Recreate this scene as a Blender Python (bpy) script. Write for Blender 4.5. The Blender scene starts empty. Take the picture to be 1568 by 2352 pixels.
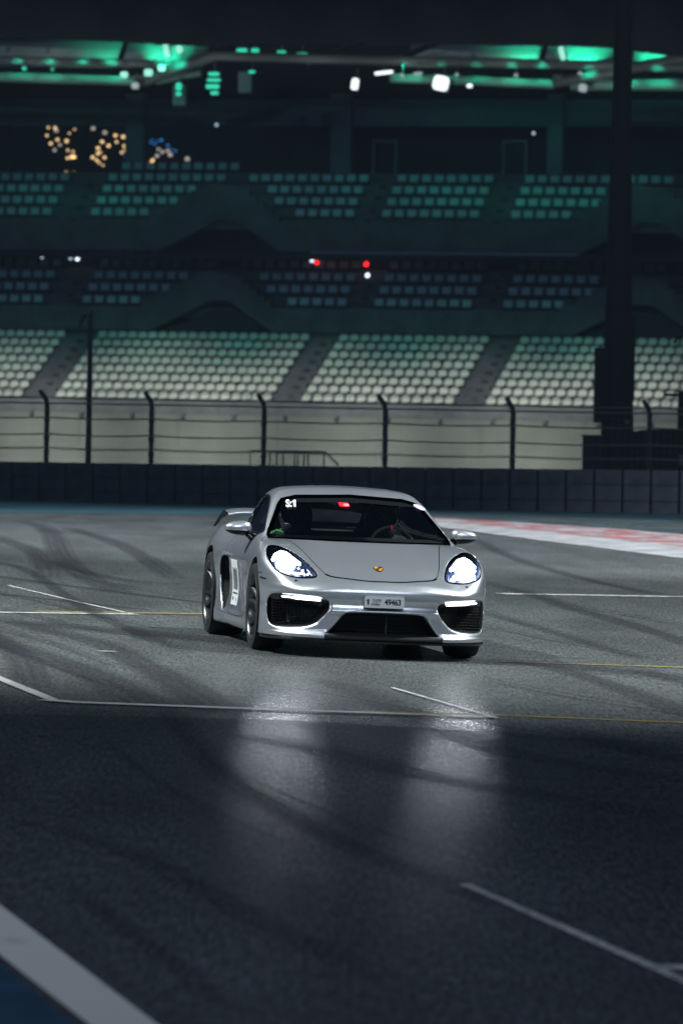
import bpy, bmesh, math, random
import numpy as np
from mathutils import Vector, Matrix, Euler

R = math.radians
random.seed(7)
scene = bpy.context.scene
COL = scene.collection

# ------------------------------------------------------------------ camera
CAM_H = 1.85
cam_data = bpy.data.cameras.new("camera")
cam = bpy.data.objects.new("camera", cam_data)
COL.objects.link(cam)
scene.camera = cam
cam_data.sensor_fit = 'VERTICAL'
cam_data.sensor_height = 36.0
cam_data.sensor_width = 24.0
cam_data.lens = 36.0 * 12648.0 / 2352.0
cam_data.clip_start = 0.5
cam_data.clip_end = 3000.0
# looking along +Y, pitched down 1.07 deg, image rolled 1 deg clockwise
cam.matrix_world = (Matrix.Translation((0, 0, CAM_H)) @ Matrix.Rotation(R(90.0 - 1.07), 4, 'X')
                    @ Matrix.Rotation(R(1.0), 4, 'Z'))
cam_data.dof.use_dof = True
cam_data.dof.focus_distance = 41.6
cam_data.dof.aperture_fstop = 4.8
cam_data.dof.aperture_blades = 9

# ------------------------------------------------------------------ view, world, lights
vs = scene.view_settings
vs.view_transform = 'Standard'
vs.look = 'None'
vs.gamma = 1.0
vs.use_curve_mapping = False
vs.exposure = 0.0
scene.cycles.use_denoising = True
scene.cycles.max_bounces = 6
scene.cycles.transparent_max_bounces = 24
scene.cycles.sample_clamp_indirect = 3.0
scene.cycles.caustics_reflective = False
scene.cycles.caustics_refractive = False

world = bpy.data.worlds.new("World")
scene.world = world
world.use_nodes = True
wn = world.node_tree
wn.nodes.clear()
w_out = wn.nodes.new('ShaderNodeOutputWorld')
w_bg = wn.nodes.new('ShaderNodeBackground')
w_bg.inputs['Color'].default_value = (0.30, 0.52, 1.0, 1)
w_bg.inputs['Strength'].default_value = 0.048
wn.links.new(w_bg.outputs[0], w_out.inputs[0])

def aim(o, tgt):
    d = Vector(tgt) - o.location
    o.rotation_euler = d.to_track_quat('-Z', 'Y').to_euler()

def spot(name, loc, tgt, power, angle, blend=0.3, color=(1, 1, 1), radius=0.6, parent=None):
    d = bpy.data.lights.new(name, 'SPOT')
    d.energy = power; d.spot_size = R(angle); d.spot_blend = blend
    d.color = color; d.shadow_soft_size = radius
    o = bpy.data.objects.new(name, d)
    COL.objects.link(o); o.location = loc; aim(o, tgt)
    if parent is not None:
        o.parent = parent
        o.matrix_parent_inverse = parent.matrix_world.inverted()
    return o

# night glow over the circuit: one very weak, wide lamp high up
sun_d = bpy.data.lights.new("night_sun", 'SUN')
sun_d.energy = 0.10; sun_d.angle = R(40); sun_d.color = (0.62, 0.78, 1.0)
sun_o = bpy.data.objects.new("night_sun", sun_d); COL.objects.link(sun_o)
sun_o.rotation_euler = (R(25), R(10), 0)

# circuit floodlights, then two added fill lamps (masts are built further down): position, target, power, cone, colour
FLOODS_FILLS = [
    ((-17.0, 46.0, 20.0), (0.0, 53.0, 0.0), 37000.0, 87, (0.94, 1.0, 0.96), .55),
    ((17.0, 46.0, 20.0), (0.0, 53.0, 0.0), 37000.0, 87, (0.94, 1.0, 0.96), .55),
    ((-19.0, 82.0, 20.0), (0.0, 82.0, 0.0), 36000.0, 74, (0.92, 0.98, 1.0), .40),
    ((19.0, 82.0, 20.0), (0.0, 82.0, 0.0), 36000.0, 74, (0.92, 0.98, 1.0), .40),
    ((3.5, 14.0, 22.0), (0.3, 44.3, 0.0), 17000.0, 29, (0.84, 0.92, 1.0), .60),  # added front fill that brightens the car's nose
    ((-9.0, 20.0, 13.0), (0.0, 24.0, 0.0), 2000.0, 110, (0.80, 0.90, 1.0), .6),  # added fill that lifts the dark foreground
]
for k, (p, t, pw, an, cc, bl) in enumerate(FLOODS_FILLS):
    spot("flood_or_fill_light", p, t, pw, an, bl, cc, 0.35)

# ------------------------------------------------------------------ helpers
def tag(o, label=None, cat=None, group=None, kind=None):
    if label: o['label'] = label
    if cat: o['category'] = cat
    if group: o['group'] = group
    if kind: o['kind'] = kind
    return o

def empty(name, loc=(0, 0, 0), rot=(0, 0, 0), label=None, cat=None, group=None, parent=None):
    o = bpy.data.objects.new(name, None)
    COL.objects.link(o)
    o.location = loc; o.rotation_euler = rot
    o.empty_display_size = 0.2
    if parent: o.parent = parent
    tag(o, label, cat, group)
    return o

def mesh_obj(name, verts, faces, mat, parent=None, smooth=False, normals=None):
    me = bpy.data.meshes.new(name)
    me.from_pydata([tuple(v) for v in verts] if not isinstance(verts, np.ndarray) else verts.tolist(), [],
                   faces if not isinstance(faces, np.ndarray) else faces.tolist())
    if mat is not None:
        me.materials.append(mat)
    if smooth:
        me.polygons.foreach_set('use_smooth', [True] * len(me.polygons))
    me.update()
    if normals is not None:
        me.normals_split_custom_set_from_vertices([tuple(n) for n in normals])
    o = bpy.data.objects.new(name, me)
    COL.objects.link(o)
    if parent is not None: o.parent = parent
    return o

class MB:
    """collects shapes into one mesh"""
    def __init__(s): s.v = []; s.f = []
    def add(s, vs_, fs_):
        n = len(s.v); s.v += [tuple(v) for v in vs_]; s.f += [tuple(i + n for i in f) for f in fs_]
        return s
    def box(s, c, d, rz=0.0, M=None):
        x, y, z = d[0] / 2, d[1] / 2, d[2] / 2
        vs_ = [Vector((a * x, b * y, e * z)) for a in (-1, 1) for b in (-1, 1) for e in (-1, 1)]
        Mx = Matrix.Rotation(rz, 3, 'Z') if M is None else M
        vs_ = [Mx @ v + Vector(c) for v in vs_]
        return s.add(vs_, [(0, 1, 3, 2), (4, 6, 7, 5), (0, 4, 5, 1), (2, 3, 7, 6), (0, 2, 6, 4), (1, 5, 7, 3)])
    def prism(s, pts, d0, d1, f):
        """pts: 2D outline, f(a, b, d) -> 3D"""
        n = len(pts)
        vs_ = [f(a, b, d0) for a, b in pts] + [f(a, b, d1) for a, b in pts]
        fs_ = [tuple(range(n)), tuple(range(2 * n - 1, n - 1, -1))]
        fs_ += [(i, i + n, (i + 1) % n + n, (i + 1) % n) for i in range(n)]
        return s.add(vs_, fs_)
    def tube(s, p, r, n=10, closed=False, cap=True):
        P = [Vector(q) for q in p]
        rr = r if isinstance(r, (list, tuple)) else [r] * len(P)
        vs_ = []; m = len(P)
        up0 = None
        for i, q in enumerate(P):
            a = P[(i - 1) % m] if (i > 0 or closed) else q
            b = P[(i + 1) % m] if (i < m - 1 or closed) else q
            t = (b - a).normalized()
            if up0 is None:
                up0 = Vector((0, 0, 1)) if abs(t.z) < 0.9 else Vector((1, 0, 0))
            sx = t.cross(up0).normalized(); up = sx.cross(t).normalized(); up0 = up
            for k in range(n):
                an = 2 * math.pi * k / n
                vs_.append(q + (sx * math.cos(an) + up * math.sin(an)) * rr[i])
        fs_ = []
        for i in range(m if closed else m - 1):
            j = (i + 1) % m
            for k in range(n):
                l = (k + 1) % n
                fs_.append((i * n + k, i * n + l, j * n + l, j * n + k))
        if cap and not closed:
            fs_.append(tuple(range(n - 1, -1, -1))); fs_.append(tuple((m - 1) * n + k for k in range(n)))
        return s.add(vs_, fs_)
    def lathe(s, prof, n=32, M=None, closed=False):
        """prof: (radius, axial) ; axis = local X"""
        vs_ = []; m = len(prof)
        for r, a in prof:
            for k in range(n):
                an = 2 * math.pi * k / n
                v = Vector((a, r * math.cos(an), r * math.sin(an)))
                vs_.append(M @ v if M is not None else v)
        fs_ = []
        for i in range(m if closed else m - 1):
            j = (i + 1) % m
            for k in range(n):
                l = (k + 1) % n
                fs_.append((i * n + k, j * n + k, j * n + l, i * n + l))
        return s.add(vs_, fs_)
    def ball(s, c, r, n=12, m=8, sc=(1, 1, 1), M=None):
        vs_ = []
        for i in range(m + 1):
            th = math.pi * i / m
            for k in range(n):
                an = 2 * math.pi * k / n
                v = Vector((math.sin(th) * math.cos(an) * sc[0], math.sin(th) * math.sin(an) * sc[1], math.cos(th) * sc[2])) * r
                if M is not None: v = M @ v
                vs_.append(v + Vector(c))
        fs_ = [(i * n + k, (i + 1) * n + k, (i + 1) * n + (k + 1) % n, i * n + (k + 1) % n) for i in range(m) for k in range(n)]
        return s.add(vs_, fs_)
    def build(s, name, mat, parent=None, smooth=False):
        o = mesh_obj(name, s.v, s.f, mat, parent)
        if smooth:
            me = o.data
            me.polygons.foreach_set('use_smooth', [True] * len(me.polygons))
            me.set_sharp_from_angle(angle=R(38))
        return o

# ------------------------------------------------------------------ materials
MATS = {}
def mat(name, col, rough=0.6, metal=0.0, coat=0.0, coat_rough=0.05, emit=None, estr=0.0, noise=0.0, nscale=8.0,
        bump=0.0, bscale=60.0, ior=1.45, alpha=1.0, trans=0.0):
    if name in MATS: return MATS[name]
    m = bpy.data.materials.new(name); m.use_nodes = True
    nt = m.node_tree; b = nt.nodes['Principled BSDF']
    b.inputs['Base Color'].default_value = (*col, 1)
    b.inputs['Roughness'].default_value = rough
    b.inputs['Metallic'].default_value = metal
    b.inputs['Coat Weight'].default_value = coat
    b.inputs['Coat Roughness'].default_value = coat_rough
    b.inputs['IOR'].default_value = ior
    b.inputs['Transmission Weight'].default_value = trans
    if emit:
        b.inputs['Emission Color'].default_value = (*emit, 1)
        b.inputs['Emission Strength'].default_value = estr
    tc = nt.nodes.new('ShaderNodeTexCoord')
    if noise:
        n = nt.nodes.new('ShaderNodeTexNoise'); n.inputs['Scale'].default_value = nscale
        n.inputs['Detail'].default_value = 6
        nt.links.new(tc.outputs['Object'], n.inputs['Vector'])
        mr = nt.nodes.new('ShaderNodeMapRange')
        mr.inputs['From Min'].default_value = 0.3; mr.inputs['From Max'].default_value = 0.7
        mr.inputs['To Min'].default_value = 1 - noise; mr.inputs['To Max'].default_value = 1 + noise
        nt.links.new(n.outputs['Fac'], mr.inputs['Value'])
        mx = nt.nodes.new('ShaderNodeVectorMath'); mx.operation = 'SCALE'
        mx.inputs[0].default_value = col
        nt.links.new(mr.outputs[0], mx.inputs['Scale'])
        nt.links.new(mx.outputs[0], b.inputs['Base Color'])
    if bump:
        n2 = nt.nodes.new('ShaderNodeTexNoise'); n2.inputs['Scale'].default_value = bscale
        nt.links.new(tc.outputs['Object'], n2.inputs['Vector'])
        bp = nt.nodes.new('ShaderNodeBump'); bp.inputs['Strength'].default_value = bump
        bp.inputs['Distance'].default_value = 0.02
        nt.links.new(n2.outputs['Fac'], bp.inputs['Height'])
        nt.links.new(bp.outputs[0], b.inputs['Normal'])
    MATS[name] = m
    return m

def glass_mat(name, tint, refl_rough=0.02, body=0.0, bodycol=(0, 0, 0)):
    m = bpy.data.materials.new(name); m.use_nodes = True
    nt = m.node_tree; nt.nodes.clear()
    out = nt.nodes.new('ShaderNodeOutputMaterial')
    tr = nt.nodes.new('ShaderNodeBsdfTransparent'); tr.inputs[0].default_value = (*tint, 1)
    gl = nt.nodes.new('ShaderNodeBsdfGlossy'); gl.inputs['Roughness'].default_value = refl_rough
    fr = nt.nodes.new('ShaderNodeFresnel'); fr.inputs['IOR'].default_value = 1.45
    mx = nt.nodes.new('ShaderNodeMixShader')
    nt.links.new(fr.outputs[0], mx.inputs[0]); nt.links.new(tr.outputs[0], mx.inputs[1]); nt.links.new(gl.outputs[0], mx.inputs[2])
    nt.links.new(mx.outputs[0], out.inputs[0])
    MATS[name] = m
    return m
# ================================================================== ground
BANK_G = R(1.5)
HAZE_D = .0002
def ground_z(x, y):
    w = 1 - min(1, max(0, (y - 72) / 24)); w = w * w * (3 - 2 * w)
    v = min(1, max(0, (y - 108) / 40)); v = v * v * (3 - 2 * v)
    return -math.tan(BANK_G) * max(-18, min(18, x)) * w - 2.0 * v

def asphalt(name, base, coat):
    m = bpy.data.materials.new(name); m.use_nodes = True
    nt = m.node_tree; b = nt.nodes['Principled BSDF']
    tc = nt.nodes.new('ShaderNodeTexCoord')
    def noise(sc, det=3, vec=None):
        n = nt.nodes.new('ShaderNodeTexNoise'); n.inputs['Scale'].default_value = sc; n.inputs['Detail'].default_value = det
        nt.links.new(vec if vec else tc.outputs['Object'], n.inputs['Vector']); return n
    def rng(src, a, b_, c, d):
        r = nt.nodes.new('ShaderNodeMapRange')
        for k, v in zip(('From Min', 'From Max', 'To Min', 'To Max'), (a, b_, c, d)): r.inputs[k].default_value = v
        nt.links.new(src, r.inputs['Value']); return r.outputs[0]
    def mul(a, b_):
        r = nt.nodes.new('ShaderNodeMath'); r.operation = 'MULTIPLY'; nt.links.new(a, r.inputs[0]); nt.links.new(b_, r.inputs[1]); return r.outputs[0]
    grain = noise(38, 5); fine = noise(130, 2)
    mp = nt.nodes.new('ShaderNodeMapping'); mp.inputs['Scale'].default_value = (1.1, .16, 1); mp.inputs['Rotation'].default_value = (0, 0, R(-14))
    nt.links.new(tc.outputs['Object'], mp.inputs['Vector'])
    blotch = noise(1.0, 6, mp.outputs[0])
    big = noise(.35, 4)
    mg = nt.nodes.new('ShaderNodeMapping'); mg.inputs['Scale'].default_value = (46, 3.6, 1)
    nt.links.new(tc.outputs['Object'], mg.inputs['Vector'])
    streak = noise(1.0, 4, mg.outputs[0])
    mg2 = nt.nodes.new('ShaderNodeMapping'); mg2.inputs['Scale'].default_value = (110, 9, 1)
    nt.links.new(tc.outputs['Object'], mg2.inputs['Vector'])
    streak2 = noise(1.0, 3, mg2.outputs[0])
    v = mul(rng(grain.outputs['Fac'], .33, .67, .55, 1.5), rng(fine.outputs['Fac'], .3, .7, .6, 1.45))
    v = mul(v, rng(streak.outputs['Fac'], .36, .64, .52, 1.52)); v = mul(v, rng(streak2.outputs['Fac'], .36, .64, .45, 1.62))
    v = mul(v, rng(blotch.outputs['Fac'], .36, .66, .66, 1.22))
    v = mul(v, rng(big.outputs['Fac'], .3, .7, .85, 1.15))
    mx = nt.nodes.new('ShaderNodeMix'); mx.data_type = 'RGBA'; mx.blend_type = 'MULTIPLY'; mx.inputs[0].default_value = 1
    mx.inputs[6].default_value = (*base, 1)
    nt.links.new(v, mx.inputs[7])
    nt.links.new(mx.outputs[2], b.inputs['Base Color'])
    nt.links.new(rng(blotch.outputs['Fac'], .3, .7, .74, .62), b.inputs['Roughness'])
    nt.links.new(rng(streak2.outputs['Fac'], .40, .66, .15 * coat, 1.9 * coat), b.inputs['Coat Weight']); b.inputs['Coat Roughness'].default_value = .09; b.inputs['Coat IOR'].default_value = 1.4
    bc = nt.nodes.new('ShaderNodeBump'); bc.inputs['Strength'].default_value = .30; bc.inputs['Distance'].default_value = .010
    nt.links.new(streak2.outputs['Fac'], bc.inputs['Height']); nt.links.new(bc.outputs[0], b.inputs['Coat Normal'])
    b.inputs['Specular IOR Level'].default_value = .5
    bp = nt.nodes.new('ShaderNodeBump'); bp.inputs['Strength'].default_value = .7; bp.inputs['Distance'].default_value = .006
    nt.links.new(fine.outputs['Fac'], bp.inputs['Height'])
    bp2 = nt.nodes.new('ShaderNodeBump'); bp2.inputs['Strength'].default_value = .5; bp2.inputs['Distance'].default_value = .012
    nt.links.new(grain.outputs['Fac'], bp2.inputs['Height']); nt.links.new(bp.outputs[0], bp2.inputs['Normal'])
    nt.links.new(bp2.outputs[0], b.inputs['Normal'])
    return m
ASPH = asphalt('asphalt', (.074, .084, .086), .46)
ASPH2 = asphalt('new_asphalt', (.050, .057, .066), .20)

xs = [-600, -200, -60, -18] + [-15 + i * 1.0 for i in range(31)] + [18, 60, 200, 600]
ys = [-60, -10] + [i * 2.5 for i in range(1, 46)] + [150, 260, 500, 1200]
def sheet(name, fx, kind='structure', m=ASPH, z=0.0, ys_=ys, label=None):
    v = [(x, y, ground_z(x, y) + z) for y in ys_ for x in fx]; n = len(fx)
    o = mesh_obj(name, v, [(j * n + i, j * n + i + 1, (j + 1) * n + i + 1, (j + 1) * n + i) for j in range(len(ys_) - 1) for i in range(n - 1)], m, smooth=True)
    return tag(o, label, kind=kind)
sheet('race_track', xs, label='grey asphalt race track with tyre marks')

def gpoly(name, pts, m, z, kind='structure', sub=1, label=None):
    """flat painted area: left and right edges given as pairs of points"""
    v = []; f = []
    for (a, b) in pts:
        for k in range(5):
            t = k / 4; x = a[0] + (b[0] - a[0]) * t; y = a[1] + (b[1] - a[1]) * t
            v.append((x, y, ground_z(x, y) + z))
    for i in range(len(pts) - 1):
        for k in range(4): f.append((i * 5 + k, i * 5 + k + 1, (i + 1) * 5 + k + 1, (i + 1) * 5 + k))
    o = mesh_obj(name, v, f, m, smooth=True)
    return tag(o, label, kind=kind)

def gline(name, pts, w, m, z, label=None, wy=None, sub=6):
    """painted line: w = width across"""
    P = []
    for i in range(len(pts) - 1):
        for k in range(sub):
            t = k / sub; P.append((pts[i][0] + (pts[i+1][0] - pts[i][0]) * t, pts[i][1] + (pts[i+1][1] - pts[i][1]) * t))
    P.append(pts[-1])
    v = []; n = len(P)
    for i, (x, y) in enumerate(P):
        a = P[max(0, i - 1)]; b = P[min(n - 1, i + 1)]
        dx, dy = b[0] - a[0], b[1] - a[1]; L = math.hypot(dx, dy)
        nx, ny = -dy / L, dx / L
        ww = w[min(len(w) - 1, int(i / max(1, n - 1) * (len(w) - 1) + .5))] if isinstance(w, list) else w
        for s in (1, -1):
            xx, yy = x + nx * s * ww / 2, y + ny * s * ww / 2
            v.append((xx, yy, ground_z(xx, yy) + z))
    o = mesh_obj(name, v, [(2 * i, 2 * i + 1, 2 * i + 3, 2 * i + 2) for i in range(n - 1)], m)
    me = o.data
    uv = me.uv_layers.new(name='UVMap')
    for poly in me.polygons:
        for li in poly.loop_indices:
            vi = me.loops[li].vertex_index
            uv.data[li].uv = (vi % 2, (vi // 2) / (n - 1))
    return tag(o, label, kind='structure')

def worn_paint(name, col, wear=.5, scale=9, red=None):
    """paint with worn-through gaps"""
    m = bpy.data.materials.new(name); m.use_nodes = True
    nt = m.node_tree; b = nt.nodes['Principled BSDF']; out = nt.nodes['Material Output']
    b.inputs['Base Color'].default_value = (*col, 1); b.inputs['Roughness'].default_value = .6
    tc = nt.nodes.new('ShaderNodeTexCoord')
    n = nt.nodes.new('ShaderNodeTexNoise'); n.inputs['Scale'].default_value = scale; n.inputs['Detail'].default_value = 8
    n.inputs['Roughness'].default_value = .7
    nt.links.new(tc.outputs['Object'], n.inputs['Vector'])
    r = nt.nodes.new('ShaderNodeMapRange'); r.inputs['From Min'].default_value = wear - .10; r.inputs['From Max'].default_value = wear + .10
    nt.links.new(n.outputs['Fac'], r.inputs['Value'])
    tr = nt.nodes.new('ShaderNodeBsdfTransparent'); mx = nt.nodes.new('ShaderNodeMixShader')
    nt.links.new(r.outputs[0], mx.inputs[0]); nt.links.new(tr.outputs[0], mx.inputs[1]); nt.links.new(b.outputs[0], mx.inputs[2])
    nt.links.new(mx.outputs[0], out.inputs[0])
    MATS[name] = m
    return m
WLINE = worn_paint('white_line_paint', (.56, .57, .57), .36, 14)
WLINE2 = worn_paint('old_white_line_paint', (.62, .63, .64), .42, 14)
YLINE = worn_paint('yellow_line_paint', (.34, .24, .045), .44, 12)
KERBW = worn_paint('kerb_white_paint', (.50, .51, .52), .34, 3)
BLUEP = mat('blue_runoff_paint', (.006, .055, .12), rough=.7, noise=.3, nscale=3)
TEALP = mat('teal_runoff_paint', (.016, .066, .088), rough=.75, noise=.35, nscale=1.2)
TEALG = worn_paint('worn_teal_paint', (.05, .11, .135), .50, .8)

# run-off paint in front of the far barrier
far = [(-14, 112), (-9, 108), (-6.5, 105.6), (0, 103.7), (6.4, 102.5), (9, 102.2), (16, 101.5)]
near = [(-14, 90), (-9, 91.2), (-5.8, 92.4), (-2.1, 94.6), (1.7, 98.6), (6.1, 98.4), (16, 98)]
gpoly('runoff_strip', [((a[0], a[1] + 2), b) for a, b in zip(far, near)], TEALP, .004, label='teal painted run-off strip along the far barrier')
gpoly('runoff_stripe', [((2.2, 97.6), (2.2, 96.6)), ((4, 97.0), (4, 95.2)), ((6, 96.0), (6, 94.2)), ((12, 93), (12, 91))], TEALG, .004, label='worn teal stripe across the run-off area')
gpoly('runoff_stripe', [((1.9, 95.7), (1.9, 94.6)), ((3.8, 93.9), (3.8, 92.2)), ((5.9, 90.2), (5.9, 87.5)), ((12, 80), (12, 77))], TEALG, .004, label='worn teal stripe beside the kerb')

# the kerb: white with worn red patches, slightly raised
kt = [(.2, 95.9), (1.61, 94.2), (2.5, 93.1), (3.38, 91.7), (4.4, 89.6), (5.41, 87.2), (7, 83), (10, 74)]
kb = [(.2, 94.0), (1.40, 88.6), (2.15, 85.2), (3.01, 81.5), (3.85, 78.4), (4.69, 75.4), (6.1, 70), (8.8, 60)]
def lerp2(a, b, t): return (a[0] + (b[0] - a[0]) * t, a[1] + (b[1] - a[1]) * t)
kerb = empty('track_kerb', label='flat red and white track kerb curving past the right side of the car', cat='kerb')
kv = []; kf = []
for a, b in zip(kt, kb):
    for t, h in ((0, .0), (.12, .03), (.8, .03), (1.0, .004)):
        p = lerp2(a, b, t); kv.append((p[0], p[1], ground_z(*p) + h + .003))
for i in range(len(kt) - 1):
    for k in range(3): kf.append((i * 4 + k, i * 4 + k + 1, (i + 1) * 4 + k + 1, (i + 1) * 4 + k))
mesh_obj('kerb_surface', kv, kf, mat('kerb_concrete_white', (.31, .315, .33), rough=.7, noise=.42, nscale=2.2), kerb)
REDP = worn_paint('kerb_red_paint', (.42, .075, .08), .55, 1.5)
_mp = REDP.node_tree.nodes.new('ShaderNodeMapping'); _mp.inputs['Scale'].default_value = (1.0, .8, 1)
_n = [n for n in REDP.node_tree.nodes if n.type == 'TEX_NOISE'][0]
_t = [n for n in REDP.node_tree.nodes if n.type == 'TEX_COORD'][0]
REDP.node_tree.links.new(_t.outputs['Object'], _mp.inputs['Vector']); REDP.node_tree.links.new(_mp.outputs[0], _n.inputs['Vector'])
for i in range(len(kt) - 1):
    for j in range(1):
        t0 = (i + j * .5 + .12) / 1.0; u0 = 0; u1 = 1
        A0, A1 = lerp2(kt[i], kt[i + 1], u0), lerp2(kt[i], kt[i + 1], u1)
        B0, B1 = lerp2(kb[i], kb[i + 1], u0), lerp2(kb[i], kb[i + 1], u1)
        v = []
        for a, b in ((A0, B0), (A1, B1)):
            for t in (.14, .62):
                p = lerp2(a, b, t); v.append((p[0], p[1], ground_z(*p) + .038))
        mesh_obj('red_block', v, [(0, 1, 3, 2)], REDP, kerb)

# painted lines
gline('white_line', [(-5.2, 50.5), (-2.2, 35.74), (-1.74, 33.5)], .085, WLINE, .008, 'white line bending towards the grid line')
gline('white_line', [(-1.78, 33.42), (-1.59, 33.28), (-.47, 33.42), (.97, 33.68)], .17, WLINE, .010, 'long white line across the track in front of the car')
gline('white_line', [(.36, 36.71), (.97, 33.60)], .035, WLINE2, .009, 'thin white diagonal line near the right headlight glow')
gline('white_line', [(-6.5, 43.6), (-2.87, 46.57), (-1.75, 47.45)], .13, WLINE2, .008, 'white line far left behind the car')
gline('white_line', [(-3.2, 53.2), (-2.41, 49.88), (-1.80, 47.5)], .032, WLINE2, .009, 'short diagonal white line far left')
gline('white_line', [(1.67, 57.17), (3.66, 58.79), (8, 62.3)], .20, WLINE2, .008, 'white line to the right behind the car')
gline('white_line', [(-1.74, 40.17), (-1.64, 40.27)], .12, WLINE2, .008, 'short white dash left of the car')
gline('white_line', [(.51, 21.59), (1.08, 18.64), (1.75, 15.2)], .055, WLINE2, .008, 'white line running to the bottom right corner')
gline('white_line', [(1.08, 18.62), (1.9, 18.75)], .16, WLINE2, .010, 'white cross line at the right edge of the foreground')
gline('yellow_line', [(-2.6, 47.05), (-1.21, 48.06), (-.3, 48.9)], .13, YLINE, .012, 'faint yellow line beside the far white line')
gline('yellow_line', [(1.22, 41.39), (2.61, 41.72), (6, 42.5)], .09, YLINE, .008, 'yellow line right of the car')
gline('yellow_line', [(.12, 33.74), (1.0, 33.96), (2.13, 34.02), (5, 34.2)], .11, YLINE, .006, 'yellow line crossing the track in front of the car')
gpoly('edge_line', [((-2.05, 24.1), (-1.87, 22.2)), ((-1.33, 20.5), (-1.12, 18.2)), ((-.40, 15.65), (-.52, 15.2)), ((.3, 12.2), (.1, 12.0))], worn_paint('broad_white_paint', (.80, .81, .77), .30, 5), .008, label='broad white edge line in the bottom left corner')
gpoly('blue_runoff', [((-1.88, 22.1), (-9, 25)), ((-1.13, 18.1), (-8, 18)), ((-.56, 15.2), (-7, 13)), ((0, 12.0), (-6, 9))], BLUEP, .004, label='blue painted run-off in the bottom left corner')
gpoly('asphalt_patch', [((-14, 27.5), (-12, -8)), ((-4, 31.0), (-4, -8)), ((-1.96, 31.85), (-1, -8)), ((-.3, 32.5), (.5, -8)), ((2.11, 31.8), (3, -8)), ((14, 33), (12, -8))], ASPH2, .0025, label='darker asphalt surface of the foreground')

# tyre marks of soft-edged rubber; the two widest ribbons paint the car's shadow
def skid_shade_mat(nm, strength):
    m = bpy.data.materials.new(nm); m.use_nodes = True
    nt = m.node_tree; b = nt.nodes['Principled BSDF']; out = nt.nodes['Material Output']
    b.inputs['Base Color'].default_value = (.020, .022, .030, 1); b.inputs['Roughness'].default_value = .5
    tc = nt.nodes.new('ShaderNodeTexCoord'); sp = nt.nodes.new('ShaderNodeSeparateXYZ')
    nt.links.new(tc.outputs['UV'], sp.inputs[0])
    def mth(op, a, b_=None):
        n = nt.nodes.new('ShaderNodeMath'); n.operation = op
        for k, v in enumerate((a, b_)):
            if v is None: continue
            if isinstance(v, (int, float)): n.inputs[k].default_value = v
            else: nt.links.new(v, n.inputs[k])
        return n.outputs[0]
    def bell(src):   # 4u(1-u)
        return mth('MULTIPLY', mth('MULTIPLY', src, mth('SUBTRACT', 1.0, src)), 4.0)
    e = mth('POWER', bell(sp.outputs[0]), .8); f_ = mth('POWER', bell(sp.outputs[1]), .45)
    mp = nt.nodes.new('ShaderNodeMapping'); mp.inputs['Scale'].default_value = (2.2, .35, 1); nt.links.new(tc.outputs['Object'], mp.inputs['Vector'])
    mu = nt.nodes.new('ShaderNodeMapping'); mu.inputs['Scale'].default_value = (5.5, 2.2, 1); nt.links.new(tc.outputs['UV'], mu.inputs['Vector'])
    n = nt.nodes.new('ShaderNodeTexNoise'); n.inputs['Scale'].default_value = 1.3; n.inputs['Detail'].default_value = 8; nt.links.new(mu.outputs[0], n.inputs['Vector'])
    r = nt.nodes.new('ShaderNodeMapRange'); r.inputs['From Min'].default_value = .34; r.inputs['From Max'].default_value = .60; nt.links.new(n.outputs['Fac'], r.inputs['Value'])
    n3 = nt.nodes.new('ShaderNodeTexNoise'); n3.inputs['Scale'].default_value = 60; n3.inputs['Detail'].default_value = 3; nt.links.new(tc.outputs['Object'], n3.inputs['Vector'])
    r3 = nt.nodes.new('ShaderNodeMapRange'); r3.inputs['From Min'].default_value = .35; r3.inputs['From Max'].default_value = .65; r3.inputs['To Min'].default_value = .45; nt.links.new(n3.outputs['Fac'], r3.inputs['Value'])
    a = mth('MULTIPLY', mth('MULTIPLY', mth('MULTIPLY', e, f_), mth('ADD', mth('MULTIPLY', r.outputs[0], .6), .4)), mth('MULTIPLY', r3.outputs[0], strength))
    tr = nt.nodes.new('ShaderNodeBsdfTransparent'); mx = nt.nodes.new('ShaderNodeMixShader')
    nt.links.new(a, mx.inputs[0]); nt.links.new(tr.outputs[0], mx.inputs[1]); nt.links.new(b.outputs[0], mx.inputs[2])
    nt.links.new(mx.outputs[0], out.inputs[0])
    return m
SKID_SHADE = skid_shade_mat('rubber_and_shade_mark', .74); SKIDF = skid_shade_mat('faint_tyre_rubber_mark', .42)
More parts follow.
